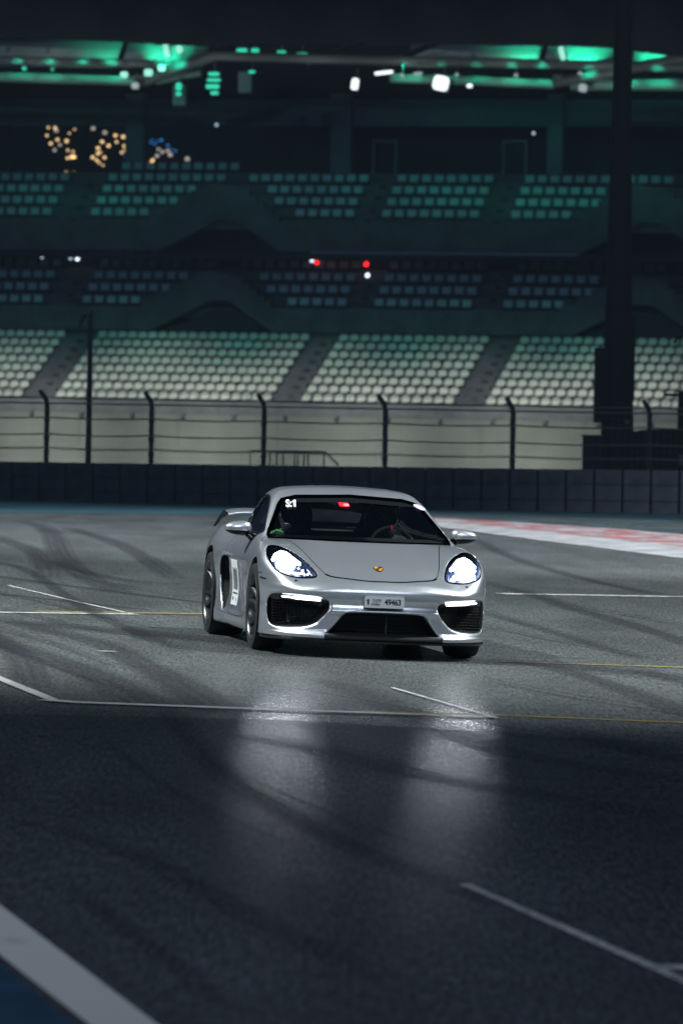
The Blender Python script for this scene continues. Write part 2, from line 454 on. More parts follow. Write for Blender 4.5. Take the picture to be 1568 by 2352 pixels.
SKIDS_SHADES = [([(-3.75, 56.37), (-3.45, 55.78), (-2.27, 53.06), (-1.26, 50.97), (-0.62, 49.01)], .30), ([(-3.42, 51.42), (-3.14, 50.92), (-2.31, 49.67), (-1.73, 48.54)], .25),
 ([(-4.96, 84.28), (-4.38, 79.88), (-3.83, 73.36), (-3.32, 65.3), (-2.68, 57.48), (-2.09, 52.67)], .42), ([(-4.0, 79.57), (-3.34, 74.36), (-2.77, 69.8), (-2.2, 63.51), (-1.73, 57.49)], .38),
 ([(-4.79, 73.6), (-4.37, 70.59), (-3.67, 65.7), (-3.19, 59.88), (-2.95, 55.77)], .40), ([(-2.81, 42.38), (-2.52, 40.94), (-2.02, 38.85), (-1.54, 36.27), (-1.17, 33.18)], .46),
 ([(-2.9, 45.85), (-2.35, 43.72), (-1.76, 41.41), (-1.36, 38.41), (-0.98, 35.68), (-0.66, 32.64)], .42), ([(-2.7, 44.9), (-1.9, 44.1), (-1.23, 43.3), (-0.6, 42.5), (-.2, 41.9)], .95),  # last ribbon: car shadow painted on the left
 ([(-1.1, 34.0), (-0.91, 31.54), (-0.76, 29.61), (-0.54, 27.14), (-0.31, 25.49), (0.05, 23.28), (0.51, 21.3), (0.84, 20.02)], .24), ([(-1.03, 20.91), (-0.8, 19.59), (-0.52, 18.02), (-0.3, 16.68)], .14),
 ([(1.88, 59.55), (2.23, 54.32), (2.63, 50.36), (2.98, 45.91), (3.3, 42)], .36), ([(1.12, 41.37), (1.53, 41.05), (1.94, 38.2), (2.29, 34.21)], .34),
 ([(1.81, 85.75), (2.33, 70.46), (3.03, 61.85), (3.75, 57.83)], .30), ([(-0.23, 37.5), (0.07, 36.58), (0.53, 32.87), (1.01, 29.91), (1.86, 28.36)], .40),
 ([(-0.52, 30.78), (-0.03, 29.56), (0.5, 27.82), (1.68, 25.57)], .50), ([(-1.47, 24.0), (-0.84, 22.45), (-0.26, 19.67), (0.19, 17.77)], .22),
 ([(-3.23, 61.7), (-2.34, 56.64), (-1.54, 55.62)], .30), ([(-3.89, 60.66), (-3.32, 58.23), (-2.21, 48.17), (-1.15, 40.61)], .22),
 ([(-3.9, 47.5), (-3.0, 44.0), (-2.3, 39.5), (-1.9, 34.5)], .34), ([(.6, 41.2), (1.1, 41.3), (1.6, 41.2), (2.1, 40.6), (2.5, 39.6)], .9), ([(2.2, 41.0), (2.6, 38.5), (3.2, 33)], .35), ([(1.3, 52), (1.9, 47), (2.4, 42.5)], .25),  # widest ribbon: car shadow painted on the right
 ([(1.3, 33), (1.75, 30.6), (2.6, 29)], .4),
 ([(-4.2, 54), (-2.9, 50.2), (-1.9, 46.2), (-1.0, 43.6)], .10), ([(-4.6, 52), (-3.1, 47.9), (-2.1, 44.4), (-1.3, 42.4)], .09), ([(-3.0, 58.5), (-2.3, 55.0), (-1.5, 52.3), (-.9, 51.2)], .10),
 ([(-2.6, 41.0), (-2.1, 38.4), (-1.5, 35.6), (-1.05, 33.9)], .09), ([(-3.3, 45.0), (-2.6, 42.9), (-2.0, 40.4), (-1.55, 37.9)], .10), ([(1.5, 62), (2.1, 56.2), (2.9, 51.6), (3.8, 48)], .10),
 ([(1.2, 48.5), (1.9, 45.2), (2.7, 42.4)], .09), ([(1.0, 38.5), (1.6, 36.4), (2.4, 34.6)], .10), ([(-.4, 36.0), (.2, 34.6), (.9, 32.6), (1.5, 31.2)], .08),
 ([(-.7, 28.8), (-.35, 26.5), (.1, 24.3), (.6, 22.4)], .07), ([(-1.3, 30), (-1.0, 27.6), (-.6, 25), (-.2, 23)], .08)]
for k, (p, w) in enumerate(SKIDS_SHADES):
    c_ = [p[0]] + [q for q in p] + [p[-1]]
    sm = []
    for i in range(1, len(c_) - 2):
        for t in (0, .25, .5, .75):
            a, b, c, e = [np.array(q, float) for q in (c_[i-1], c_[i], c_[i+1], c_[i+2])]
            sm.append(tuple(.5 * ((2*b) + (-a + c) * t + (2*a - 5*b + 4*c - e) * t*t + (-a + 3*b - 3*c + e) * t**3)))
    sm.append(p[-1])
    gline('tyre_or_shade_mark', sm, w * .9, SKIDF if p[-1][1] < 31 else SKID_SHADE, .0050 + k * .0006, 'dark curved tyre mark or painted car shadow on the asphalt', sub=1)

# thin night haze over the circuit: one closed box round the camera and everything built
hz = MB().box((0, 480, 19.0), (1400, 1500, 44.0)).build('haze', None)
hm = bpy.data.materials.new('night_haze'); hm.use_nodes = True
hn = hm.node_tree; hn.nodes.clear()
ho = hn.nodes.new('ShaderNodeOutputMaterial'); hv = hn.nodes.new('ShaderNodeVolumePrincipled')
hv.inputs['Color'].default_value = (.50, .74, 1, 1); hv.inputs['Density'].default_value = HAZE_D; hv.inputs['Anisotropy'].default_value = .2
hn.links.new(hv.outputs[0], ho.inputs['Volume'])
hz.data.materials.append(hm); tag(hz, 'thin blue night haze over the whole circuit', kind='stuff')

# ================================================================== barrier, fence, poles
BARM = mat('barrier_belt', (.10, .118, .155), rough=.75, noise=.35, nscale=2.5)
BARD = mat('barrier_joint_dark', (.012, .014, .018), rough=.9)
STEEL = mat('dark_galvanised_steel', (.055, .065, .08), rough=.55, metal=.3)
STEEL2 = mat('grey_steel', (.16, .18, .20), rough=.5, metal=.3)
def wall_y(x): return 103.9 - .23 * x + .012 * x * x if x < 0 else 103.9 - .17 * x
bar = empty('safety_barrier', (0, wall_y(0), 0), label='long dark safety barrier of upright panels across the far side of the track', cat='barrier')
bar.matrix_world = Matrix.Identity(4)
pm = None
N_SEG = 64; SEG = .525
bd = MB()
for i in range(N_SEG):
    x = -16.8 + i * SEG; xc = x + SEG / 2
    ya, yb = wall_y(x), wall_y(x + SEG)
    an = math.atan2(yb - ya, SEG); yc = (ya + yb) / 2
    hgt = .765 + .010 * (xc) * .5 + random.uniform(-.006, .006)
    h = .73 + .013 * (xc + 6.5) * .5
    L = math.hypot(SEG, yb - ya)
    mb = MB().box((0, 0, h / 2 - .05), (L - .045, .16 + random.uniform(0, .02), h + .1))
    mb.box((0, -.02, h * .30), (L - .045, .16, .02)).box((0, -.02, h * .68), (L - .045, .16, .02))
    o = mb.build('barrier_panel', BARM, bar)
    o.location = (xc, yc, ground_z(xc, yc)); o.rotation_euler = (0, 0, an + random.uniform(-.015, .015))
    bd.box((xc, yc + .16, h / 2 - .03 + ground_z(xc, yc)), (L + .02, .10, h + .02), an)
bd.build('barrier_core', BARD, bar)

# debris fence: bent posts and slack wires
fen = empty('debris_fence', label='wire debris fence with bent dark posts standing behind the barrier', cat='fence')
posts = [-15.7, -13.7, -11.7, -9.7, -7.7, -5.70, -3.66, -1.50, .80, 3.20, 5.75, 8.3, 10.9, 13.5]
for x in posts:
    y = wall_y(x) + .55
    mb = MB().tube([(x, y, .3), (x, y, 1.86), (x - .03, y - .05, 1.96), (x - .13, y - .16, 2.10)], [.048, .048, .048, .042], 8)
    mb.box((x, y, 1.55), (.12, .12, .04)).box((x, y, 1.2), (.12, .12, .04)).box((x, y, .92), (.12, .12, .04))
    mb.build('fence_post', STEEL, fen, smooth=True)
for i in range(len(posts) - 1):
    x0, x1 = posts[i], posts[i + 1]
    for z, sag in ((1.98, .015), (1.87, .0), (1.60, .025), (1.28, .03), (1.01, .02)):
        P = []
        for k in range(9):
            t = k / 8; x = x0 + (x1 - x0) * t
            P.append((x, wall_y(x) + .5, z - sag * 4 * t * (1 - t)))
        MB().tube(P, .015, 5).build('fence_cable', STEEL2, fen)
# fine mesh of the fence
fm_ = MB()
for i in range(150):
    x = -9.7 + i * .12
    y = wall_y(x) + .5
    fm_.box((x, y, 1.4), (.003, .003, 1.15))
for i in range(12):
    z = .85 + i * .1
    for j in range(18):
        x = -9.7 + j; fm_.box((x + .5, wall_y(x + .5) + .5, z), (1.0, .003, .003), -.2)
fmo = fm_.build('wire_mesh', STEEL2, fen); fmo['kind'] = 'stuff'

pole = empty('camera_pole', (-4.93, 107.0, 0), label='tall thin dark pole with a camera at its top, behind the fence on the left', cat='pole')
MB().tube([(0, 0, 0), (0, 0, 3.72)], [.062, .05], 10).build('pole_shaft', STEEL, pole, smooth=True)
MB().box((0, 0, 3.70), (.14, .12, .06)).build('pole_cap', STEEL2, pole)
MB().box((-.09, -.04, 3.66), (.16, .1, .12)).build('camera_head', STEEL2, pole)
MB().tube([(-.10, -.04, 3.6), (-.17, -.05, 3.48), (-.20, -.05, 3.34)], [.04, .045, .03], 8).build('camera_arm', STEEL, pole, smooth=True)

rail = empty('metal_railing', (-1.75, 104.9, 0), label='low metal stair railing rising behind the barrier under the third fence post', cat='railing')
rm = MB
rm().tube([(0, 0, .5), (0, 0, 1.02), (1.42, 0, 1.03), (1.68, 0, .78)], .022, 6).build('top_rail', STEEL2, rail)
for x in (.37, .50, .62, .84, .90, 1.02, 1.10, 1.40):
    rm().tube([(x, 0, .5), (x, 0, 1.02)], .017, 6).build('baluster', STEEL2, rail)

mast = empty('lighting_mast', (5.52, 112.0, 0), label='huge dark lighting mast rising out of the picture on the right', cat='mast')
MB().tube([(.04, 0, 0), (.05, 0, 1.5), (.03, 0, 4.0), (.02, 0, 9.1), (.0, 0, 22)], [.34, .33, .27, .185, .17], 16).build('mast_shaft', mat('mast_dark_paint', (.02, .024, .03), rough=.7), mast, smooth=True)
MB().box((-.30, -.1, 2.43), (.28, .3, 1.52)).build('side_cabinet', MATS['mast_dark_paint'], mast)
MB().box((.22, -.1, 3.0), (.30, .3, 1.75)).build('cable_box', MATS['mast_dark_paint'], mast)
MB().box((.23, -.36, 1.69), (.11, .04, .07)).build('mast_label', mat('pale_label', (.35, .36, .38)), mast)
MB().box((-.05, 0, .5), (.95, .8, 1.3)).build('mast_base', MATS['mast_dark_paint'], mast)

cab = empty('equipment_cabinet', (4.98, 110.0, 0), label='small dark equipment cabinet just left of the mast foot', cat='cabinet')
MB().box((0, 0, .68), (.38, .4, 1.42)).build('cabinet_body', mat('cabinet_dark_blue', (.03, .04, .055), rough=.6), cab)
MB().box((0, 0, 1.405), (.43, .46, .03)).build('cabinet_lid', MATS['cabinet_dark_blue'], cab)

DK = mat('machine_dark_brown', (.022, .016, .012), rough=.7)
veh = empty('recovery_tractor', (6.5, 110.5, 0), label='dark recovery machine parked behind the barrier at the right edge', cat='tractor')
MB().prism([(-1.02, .35), (-1.02, 1.46), (-.35, 1.55), (1.7, 1.60), (1.7, .35)], -.6, .6, lambda a, b, d: (a, d, b)).build('machine_body', DK, veh)
MB().box((.28, -.1, 1.95), (.16, .16, .75)).build('boom_post', DK, veh)
MB().box((.16, -.1, 2.25), (.50, .2, .06)).build('boom_head', DK, veh)
MB().tube([(.10, -.1, 3.28), (.16, -.1, 3.42), (.30, -.1, 3.42), (.36, -.1, 3.26)], .03, 6).tube([(.23, -.1, 2.2), (.23, -.1, 3.4)], .0, 6).build('lifting_hook', DK, veh)
MB().tube([(.40, -.1, 1.6), (.40, -.1, 3.9)], .035, 8).build('boom_mast', DK, veh)
for x in (-.55, .9):
    MB().lathe([(.42, -.1), (.44, -.05), (.44, .05), (.42, .1), (.2, .1), (.2, -.1)], 20, Matrix.Translation((x, -.65, .44)) @ Matrix.Rotation(R(90), 4, 'Z'), closed=True).build('machine_wheel', RUBBER_, veh) if False else \
        MB().lathe([(.42, -.1), (.44, -.05), (.44, .05), (.42, .1), (.2, .1), (.2, -.1)], 20, Matrix.Translation((x, -.65, .44)) @ Matrix.Rotation(R(90), 4, 'Z'), closed=True).build('machine_wheel', mat('machine_tyre', (.015, .015, .017), rough=.9), veh)
MB().box((.28, -.62, .95), (.14, .02, .22)).build('step_plate', mat('pale_label', (.35, .36, .38)), veh)

# unseen floodlight masts round this corner; the two by the camera carry added fills
FL_LAB = ['tall unseen floodlight mast left of the car', 'tall unseen floodlight mast right of the car', 'tall unseen floodlight mast left of the far barrier', 'tall unseen floodlight mast right of the kerb',
          'mast of the added front fill lamp just right of the camera', 'lower mast of the added foreground fill lamp just left of the camera']
for k, (p, t, pw, an, cc, bl) in enumerate(FLOODS_FILLS):
    gz_ = ground_z(p[0], p[1])
    o = empty('flood_or_fill_mast', (p[0], p[1], gz_), label=FL_LAB[k], cat='floodlight', group='unseen floodlight and added fill masts round the corner')
    d = (Vector(t) - Vector(p)).normalized()
    q = d.to_track_quat('-Z', 'Y').to_matrix()
    back = Vector((d.x, d.y, 0)).normalized() * -.9
    MB().tube([(back.x, back.y, 0), (back.x, back.y, p[2] + .6 - gz_)], [.22, .12], 10).build('mast_shaft', STEEL2, o, smooth=True)
    MB().box(Vector((0, 0, p[2] - gz_)) - d * .5, (1.6, .9, .12), M=q).build('lamp_head', STEEL, o)
# ================================================================== grandstand
ANG = R(17)
def stand_empty(name, label, cat, group=None):
    o = empty(name, label=label, cat=cat, group=group)
    o.matrix_world = Matrix.Translation((0, 250, 0)) @ Matrix.Rotation(-ANG, 4, 'Z')
    return o
def stw(s, d, z):
    return Vector((s * math.cos(ANG) + d * math.sin(ANG), 250 - s * math.sin(ANG) + d * math.cos(ANG), z))
CONC = mat('stand_concrete', (.12, .125, .14), rough=.85, noise=.22, nscale=.9)
CONCW = mat('beige_concrete_wall', (.195, .207, .186), rough=.85, noise=.12, nscale=.6)
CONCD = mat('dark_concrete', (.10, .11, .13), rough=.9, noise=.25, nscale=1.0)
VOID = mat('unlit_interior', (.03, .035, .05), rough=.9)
SEATW = mat('white_plastic_seat', (.66, .72, .63), rough=.45)
SEATG = mat('pale_tip_up_seat', (.40, .66, .68), rough=.5)
SB = 4.56          # lower row seat line etc. use the same stand frame

# ---- lower terrace
ter = stand_empty('seating_terrace', 'open lower seating terrace of white seats above a beige wall', 'grandstand')
S0, S1 = -45.0, 42.0
MB().box(((S0 + S1) / 2, .3, -.4), (S1 - S0, .6, 3.8)).build('front_wall', CONCW, ter)
for k in range(-5, 5):       # wall joints
    MB().box((k * 4.8 + 1.7, -.004, .75), (.03, .02, 1.46)).build('wall_joint', CONCD, ter)
MB().box(((S0 + S1) / 2, .25, 1.83), (S1 - S0, .74, .62)).build('ledge_beam', mat('ledge_grey', (.15, .155, .165), rough=.85, noise=.2, nscale=2), ter)
x = S0 + .6
while x < S1:
    MB().prism([(-.16, 1.52), (-.16, 1.36), (0.0, 1.22), (0, 1.52)], -.09, .09, lambda a, b, d: (x + d, a, b)).build('ledge_bracket', CONCD, ter)
    x += 2.45
MB().tube([(S0, -.05, 2.42), (S1, -.05, 2.42)], .025, 6).build('front_handrail', STEEL2, ter)
x = S0 + 1.2
while x < S1:
    MB().tube([(x, -.05, 2.1), (x, -.05, 2.42)], .02, 5).build('handrail_post', STEEL2, ter); x += 2.45
ROWD, ROWH = .80, .405
for i in range(8):
    MB().box(((S0 + S1) / 2, .62 + ROWD * (i + .5), (1.98 + ROWH * i) / 2), (S1 - S0, ROWD, 1.98 + ROWH * i)).build('terrace_step', CONC, ter)
blocks = [(-34.5, -24.2), (-21.4, -15.85), (-14.25, -3.75), (-2.35, 4.95), (6.40, 16.0), (17.6, 24.8), (26.2, 36.0)]
# aisle steps
am = mat('aisle_vent_dark', (.05, .055, .065), rough=.9)  # dark colour of the step vents
for a, b in ((-15.85, -14.25), (-3.75, -2.35), (4.95, 6.40)):
    for i in range(8):
        MB().box(((a + b) / 2, .62 + ROWD * (i + .25), 1.98 + ROWH * i + .10), (b - a - .25, ROWD * .5, .2)).build('aisle_step', CONC, ter)
        MB().box(((a + b) / 2 + .1, .615 + ROWD * i, 1.98 + ROWH * i + .02), (.34, .02, .16)).build('step_vent', am, ter)

def bucket_seat_mesh():
    mb = MB()
    # rounded shell back
    pr = shrink2([(-.19, 0), (-.215, .12), (-.17, .28), (.17, .28), (.215, .12), (.19, 0)])
    mb.prism(pr, 0, .035, lambda a, b, d: (a, .17 + d + b * .12, .05 + b))
    mb.prism([(-.155, 0), (.155, 0), (.165, .04), (-.165, .04)], -.16, .2, lambda a, b, d: (a, d, b + .02))
    return mb
def shrink2(poly):
    P = [np.array(p, float) for p in poly]; Q = []
    for i in range(len(P)):
        a, b = P[i], P[(i + 1) % len(P)]; Q += [a * .75 + b * .25, a * .25 + b * .75]
    return [tuple(p) for p in Q]
bs = bucket_seat_mesh()
proto_o = mesh_obj('seat', bs.v, bs.f, SEATW); proto_me = proto_o.data
bpy.data.objects.remove(proto_o)
cand = []
for (a, b) in blocks:
    n = int(round((b - a) / .505))
    for i in range(8):
        for k in range(n):
            s = a + (k + .5) * (b - a) / n
            if -35 < s < 37: cand.append((s, .62 + ROWD * i + .30, 1.98 + ROWH * i + .20, i))
def seat_prio(c):
    s, d, z, i = c
    hid = 1 if (11.2 < s < 12.6 or s < -18.2 or s > 15.8) else 0            # behind the mast or off the sides
    return (hid, stw(s, d, z).y)
cand.sort(key=seat_prio)
for (s, d, z, i) in cand[:300]:
    o = bpy.data.objects.new('seat', proto_me); COL.objects.link(o); o.parent = ter
    o.location = (s + random.uniform(-.012, .012), d, z); o.rotation_euler = (0, 0, random.uniform(-.03, .03))
rest = MB()
for (s, d, z, i) in cand[300:]:
    rest.add([(x + s, y + d, zz + z) for x, y, zz in bs.v], bs.f)
tag(rest.build('seat_rows', SEATW, ter), kind='stuff')

# ---- covered upper stand with two tiers
gs = stand_empty('grandstand', 'large dark covered grandstand with two balcony tiers of seats', 'grandstand')
PER = 20.5
def tier(z0, zt, dpt, rise, rows, first, gable):
    """z0 underside of the balcony front, zt its top; rows of seats behind"""
    for k in (-2, -1, 0, 1):
        o = k * PER
        # balcony front between the gangway gables
        lo, hi = -5.75 + o, 8.84 + o
        lo_ = max(lo, -45); hi_ = min(hi, 45)
        if hi_ > lo_:
            MB().box(((lo_ + hi_) / 2, dpt + .15, (z0 + zt) / 2), (hi_ - lo_, .3, zt - z0)).build('balcony_front', CONC, gs)
            x = lo_ + .5
            while x < hi_ - .3:
                MB().box((x, dpt - .01, zt - .35), (.09, .04, .38)).build('balcony_bracket', CONCD, gs); x += 1.62
        # gable wall over the gangway mouth
        g = [(8.84, 0), (11.75, 1.45), (12.65, 1.42), (14.75, 0)]
        zz0 = zt - z0
        for a0, b0, a1, b1 in ((14.75, zz0, 12.9, gable), (11.7, gable + .3, 8.3, zz0)):
            for q in range(5):      # stepped parapet following the stairs
                ta, tb_ = q / 5, (q + 1) / 5
                if b1 > b0: g += [(a0 + (a1 - a0) * ta, b0 + (b1 - b0) * ta), (a0 + (a1 - a0) * ta, b0 + (b1 - b0) * tb_)]
                else: g += [(a0 + (a1 - a0) * ta, b0 + (b1 - b0) * ta), (a0 + (a1 - a0) * tb_, b0 + (b1 - b0) * ta)]
        g += [(8.3, zz0), (8.3, 0)]
        if -46 < 8.84 + o < 40:
            MB().prism([(a + o, b + z0) for a, b in g], dpt + .001, dpt + .30, lambda a, b, d: (a, d, b)).build('gangway_wall', CONC, gs)
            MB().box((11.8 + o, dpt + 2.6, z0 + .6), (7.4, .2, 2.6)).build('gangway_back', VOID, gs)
    # stepped slab
    for i in range(rows):
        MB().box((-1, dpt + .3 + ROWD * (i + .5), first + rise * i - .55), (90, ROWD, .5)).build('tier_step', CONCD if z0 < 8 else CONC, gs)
    for a, b in ((-16.9, -15.5), (-2.1, -1.05), (4.05, 5.2)):
        for i in range(rows - 1):
            MB().box(((a + b) / 2, dpt + .45 + ROWD * i, first + rise * i - .42), (b - a, ROWD * .5, .36)).build('aisle_step', CONC, gs)
            MB().box(((a + b) / 2 + .1, dpt + .2 + ROWD * i, first + rise * i - .40), (.34, .02, .16)).build('step_vent', am, gs)
    return
UP = (9.22, 10.62, 8.0); MD = (5.42, 6.55, 7.0)
tier(UP[0], UP[1], UP[2], .58, 5, 11.05, 2.9)
tier(MD[0], MD[1], MD[2], .60, 5, 6.85, 2.5)

def tip_seat_mesh():
    mb = MB()
    mb.prism([(-.19, -.17), (.19, -.17), (.205, -.13), (.205, .11), (.18, .15), (-.18, .15), (-.205, .11), (-.205, -.13)], 0, .04, lambda a, b, d: (a, d + b * .1, b))
    return mb
ts = tip_seat_mesh()
tip_o = mesh_obj('seat', ts.v, ts.f, SEATG); tip_me = tip_o.data
bpy.data.objects.remove(tip_o)
SEC = [[(-20.9, -17.0), (-15.4, -12.2), (-5.2, -2.2), (-.95, 3.95), (5.3, 8.4)],
       [(-20.9, -17.0), (-15.4, -11.0), (-6.5, -2.2), (-.95, 3.95), (5.3, 9.75)],
       [(-20.9, -17.0), (-15.4, -10.3), (-7.1, -2.2), (-.95, 3.95), (5.3, 9.75)],
       [(-20.9, -17.0), (-15.4, -9.3), (-8.3, -2.2), (-.95, 3.95), (5.3, 12.6)],
       [(-15.0, -8.9)]]
cnt = 0; extra = MB()
for (zf, dpt, rise, nm) in ((11.08, 8.5, .58, 'u'), (6.88, 7.5, .60, 'm')):
    for i, secs in enumerate(SEC):
        for (a, b) in secs:
            n = int((b - a) / .608 + .3)
            for k in range(n):
                s = a + (k + .5) * .608
                z = zf + rise * i; d = dpt + ROWD * i
                vis = -19.7 < s < 11.3 and not (i == 0 and a > 5 and s > 8.4)
                if vis and cnt < 300:
                    o = bpy.data.objects.new('seat', tip_me); COL.objects.link(o); o.parent = gs
                    o.location = (s, d, z); cnt += 1
                    o.rotation_euler = (random.uniform(-.06, .06), 0, random.uniform(-.03, .03))
                else:
                    extra.add([(x + s, y + d, zz + z) for x, y, zz in ts.v], ts.f)
        # dark bar behind each row
tag(extra.build('seat_rows', SEATG, gs), kind='stuff')

# soffits and dark interior behind the tiers
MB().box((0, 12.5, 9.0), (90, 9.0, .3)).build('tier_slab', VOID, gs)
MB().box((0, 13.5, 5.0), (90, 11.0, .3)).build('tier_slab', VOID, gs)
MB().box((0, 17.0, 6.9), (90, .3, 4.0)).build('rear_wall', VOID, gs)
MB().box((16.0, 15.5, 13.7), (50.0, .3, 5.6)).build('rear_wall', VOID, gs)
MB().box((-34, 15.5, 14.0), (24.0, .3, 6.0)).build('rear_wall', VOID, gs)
MB().box((0, 7.35, 3.6), (90, .3, 3.6)).build('lower_back_wall', CONC, gs)
# dark gangway mouths of the lower back wall
for o in (-PER, 0):
    g = [(8.9, 5.30), (10.6, 5.85), (12.0, 6.50), (12.75, 6.50), (13.9, 5.95), (14.3, 5.35)]
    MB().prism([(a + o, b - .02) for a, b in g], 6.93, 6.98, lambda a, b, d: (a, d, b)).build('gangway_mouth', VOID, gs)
# beam, columns and door frames at the back of the upper tier
MB().box((0, 13.0, 16.0), (90, .6, 1.25)).build('roof_beam', mat('beam_blue_grey', (.16, .20, .24), rough=.8, noise=.15, nscale=.6), gs)
for s, w in ((-14.55, .95), (-4.15, 1.0), (6.4, .75), (16.4, .9)):
    MB().box((s, 12.6, 13.6), (w, .5, 6.6)).build('column', MATS['beam_blue_grey'], gs)
for s in (-2.1, 4.32):
    f = MB()
    f.box((s - .56, 12.9, 13.4), (.10, .12, 2.5)).box((s + .56, 12.9, 13.4), (.10, .12, 2.5)).box((s, 12.9, 14.68), (1.22, .12, .10))
    f.build('door_frame', mat('frame_grey', (.22, .27, .32), rough=.6), gs)

# ---- canopy with trusses
roof = stand_empty('canopy_roof', 'green-lit canopy roof with steel trusses above the grandstand', 'roof')
BLK = mat('canopy_fascia_black', (.005, .0055, .007), rough=.8)
ed = [(-46, 19.1), (-18, 18.88), (-13, 18.74), (-8, 18.46), (-5, 18.52), (0, 18.56), (6, 18.48), (11, 18.40), (14, 18.05), (18, 17.6), (46, 17.0)]
MB().prism(ed + [(46, 25), (-46, 25)], 1.5, 2.2, lambda a, b, d: (a, d, b)).build('canopy_fascia', BLK, roof)
MEM = mat('canopy_membrane', (.55, .60, .58), rough=.6, noise=.1, nscale=1)
for (a, b) in ((-19.5, -13.2), (-12.9, -8.9), (1.0, 7.3), (7.6, 11.4), (11.7, 14.2)):
    MB().prism([(a, 0), (b, 0), (b, .12), (a, .12)], 0, 1, lambda p, q, d: (p, 5.6 + d * 1.5, 17.72 + d * 1.6 + q)).build('membrane_panel', MEM, roof)
MB().box((0, 9.5, 19.6), (90, 6, .2)).build('roof_deck', BLK, roof)
MB().box((0, 13.3, 18.4), (90, .3, 3.8)).build('roof_back', BLK, roof)
TR = mat('truss_grey_paint', (.17, .165, .165), rough=.6, metal=.1)
TR2 = mat('tube_pale_paint', (.22, .34, .30), rough=.45)
def tb(nm, p, r, m=TR): MB().tube(p, r, 10).build(nm, m, roof, smooth=True)
tb('top_chord', [(-46, 4, 18.1), (-18.4, 4, 17.98), (-9.0, 4, 17.74)], .20)
tb('top_chord', [(-7.8, 4, 18.15), (-2, 4, 17.98), (6, 4, 17.80), (14.6, 4, 17.58), (46, 4, 17.0)], .23)
tb('diagonal_strut', [(-11.1, 4, 17.0), (-9.3, 4, 17.65), (-7.8, 4, 18.15)], .26)
tb('diagonal_strut', [(8.9, 4, 16.95), (11.0, 4, 17.30), (14, 4, 17.9), (18, 4, 18.5)], .24)
tb('diagonal_strut', [(-3.6, 5, 17.9), (-.9, 6, 19.0)], .16)
tb('diagonal_strut', [(0.4, 5, 17.9), (3.0, 6, 19.1)], .16)
tb('bottom_tube', [(-46, 4.6, 17.6), (-18.4, 4.6, 17.22), (-11.6, 4.6, 17.02)], .24, TR2)
tb('bottom_tube', [(-10.8, 4.6, 17.0), (-8.6, 4.6, 17.4)], .16, TR2)
tb('bottom_tube', [(.6, 4.6, 17.15), (4.6, 4.6, 17.02), (8.4, 4.6, 16.86)], .22, TR2)
tb('bottom_tube', [(9.2, 4.6, 16.85), (14.5, 4.6, 16.82), (46, 4.6, 16.6)], .28, TR2)
tb('truss_node', [(-11.35, 4, 17.25), (-11.35, 4, 16.75)], .32)
tb('truss_node', [(8.75, 4, 17.25), (8.75, 4, 16.70)], .28)
MB().box((-9.6, 4.6, 16.35), (.62, .4, .95)).build('speaker_box', mat('teal_grey_box', (.12, .2, .2), rough=.7), roof)
MB().box((-6.4, 4.6, 16.95), (.62, .4, .95)).build('speaker_box', MATS['teal_grey_box'], roof)

GL = mat('green_led_lit', (.1, .9, .6), emit=(.03, .95, .58), estr=.6)
GL2 = mat('pale_green_led_lit', (.5, 1, .8), emit=(.40, 1.0, .82), estr=.8)
WL = mat('white_floodlight_lit', (.9, .95, .95), emit=(.86, .93, .95), estr=1.5)
WL2 = mat('dim_white_lamp', (.6, .65, .65), emit=(.6, .66, .68), estr=.35)
LAMPB = mat('lamp_body_grey', (.15, .15, .16), rough=.5)
def lamp(label, s, d, z, w, h, m, tilt=0.0, name='roof_lamp', group=None, cat='lamp'):
    e_ = empty(name, stw(s, d, z), (0, tilt, -ANG), label, cat, group)
    MB().box((0, .08, 0), (w * 1.15, .12, h * 1.12)).build('lamp_body', LAMPB, e_)
    MB().prism(rrect_(w, h, min(w, h) * .3), -.04, .02, lambda a, b, q: (a, q, b)).build('lamp_glass', m, e_)
    MB().tube([(0, .1, h * .5), (0, .1, h * .5 + .45)], .025, 5).build('lamp_bracket', LAMPB, e_)
    return e_
def rrect_(w, h, r, n=4):
    o = []
    for cx, cy, a0 in ((w/2 - r, h/2 - r, 0), (-w/2 + r, h/2 - r, 90), (-w/2 + r, -h/2 + r, 180), (w/2 - r, -h/2 + r, 270)):
        for k in range(n + 1):
            a = R(a0 + 90 * k / n); o.append((cx + r * math.cos(a), cy + r * math.sin(a)))
    return o
lamp('white floodlight under the roof, left one of the bright pair', -.75, 3.4, 16.80, .32, .52, WL, R(8))
lamp('large square bright floodlight under the roof, right of centre', 3.35, 3.4, 16.84, .72, .66, WL, R(12))
lamp('small white pendant lamp right of the large square floodlight', 4.72, 3.4, 16.72, .24, .16, WL)
lamp('dim floodlight under the truss node on the right', 10.05, 3.4, 16.62, .38, .36, WL2, R(10))
lamp('flat bright lamp above the two floodlights', .62, 3.4, 17.32, .85, .14, WL, R(-6))
lamp('small flat lamp above the large square floodlight', 2.25, 3.4, 17.28, .40, .12, WL2, R(-6))
lamp('white lamp at the node of the left truss', -11.35, 3.2, 16.72, .34, .30, WL2, R(5))
lamp('slanted pale green light strip on the left canopy', -10.05, 3.8, 18.38, .26, .62, GL2, R(-14))
lamp('slanted pale green light strip on the right canopy', 8.95, 3.8, 18.22, .24, .62, GL2, R(-14))
lamp('pale green spotlight left of the truss peak', -9.35, 3.6, 18.42, .30, .34, GL2, R(20))
ORD = ['first', 'second', 'third', 'fourth', 'fifth', 'sixth', 'seventh', 'eighth']
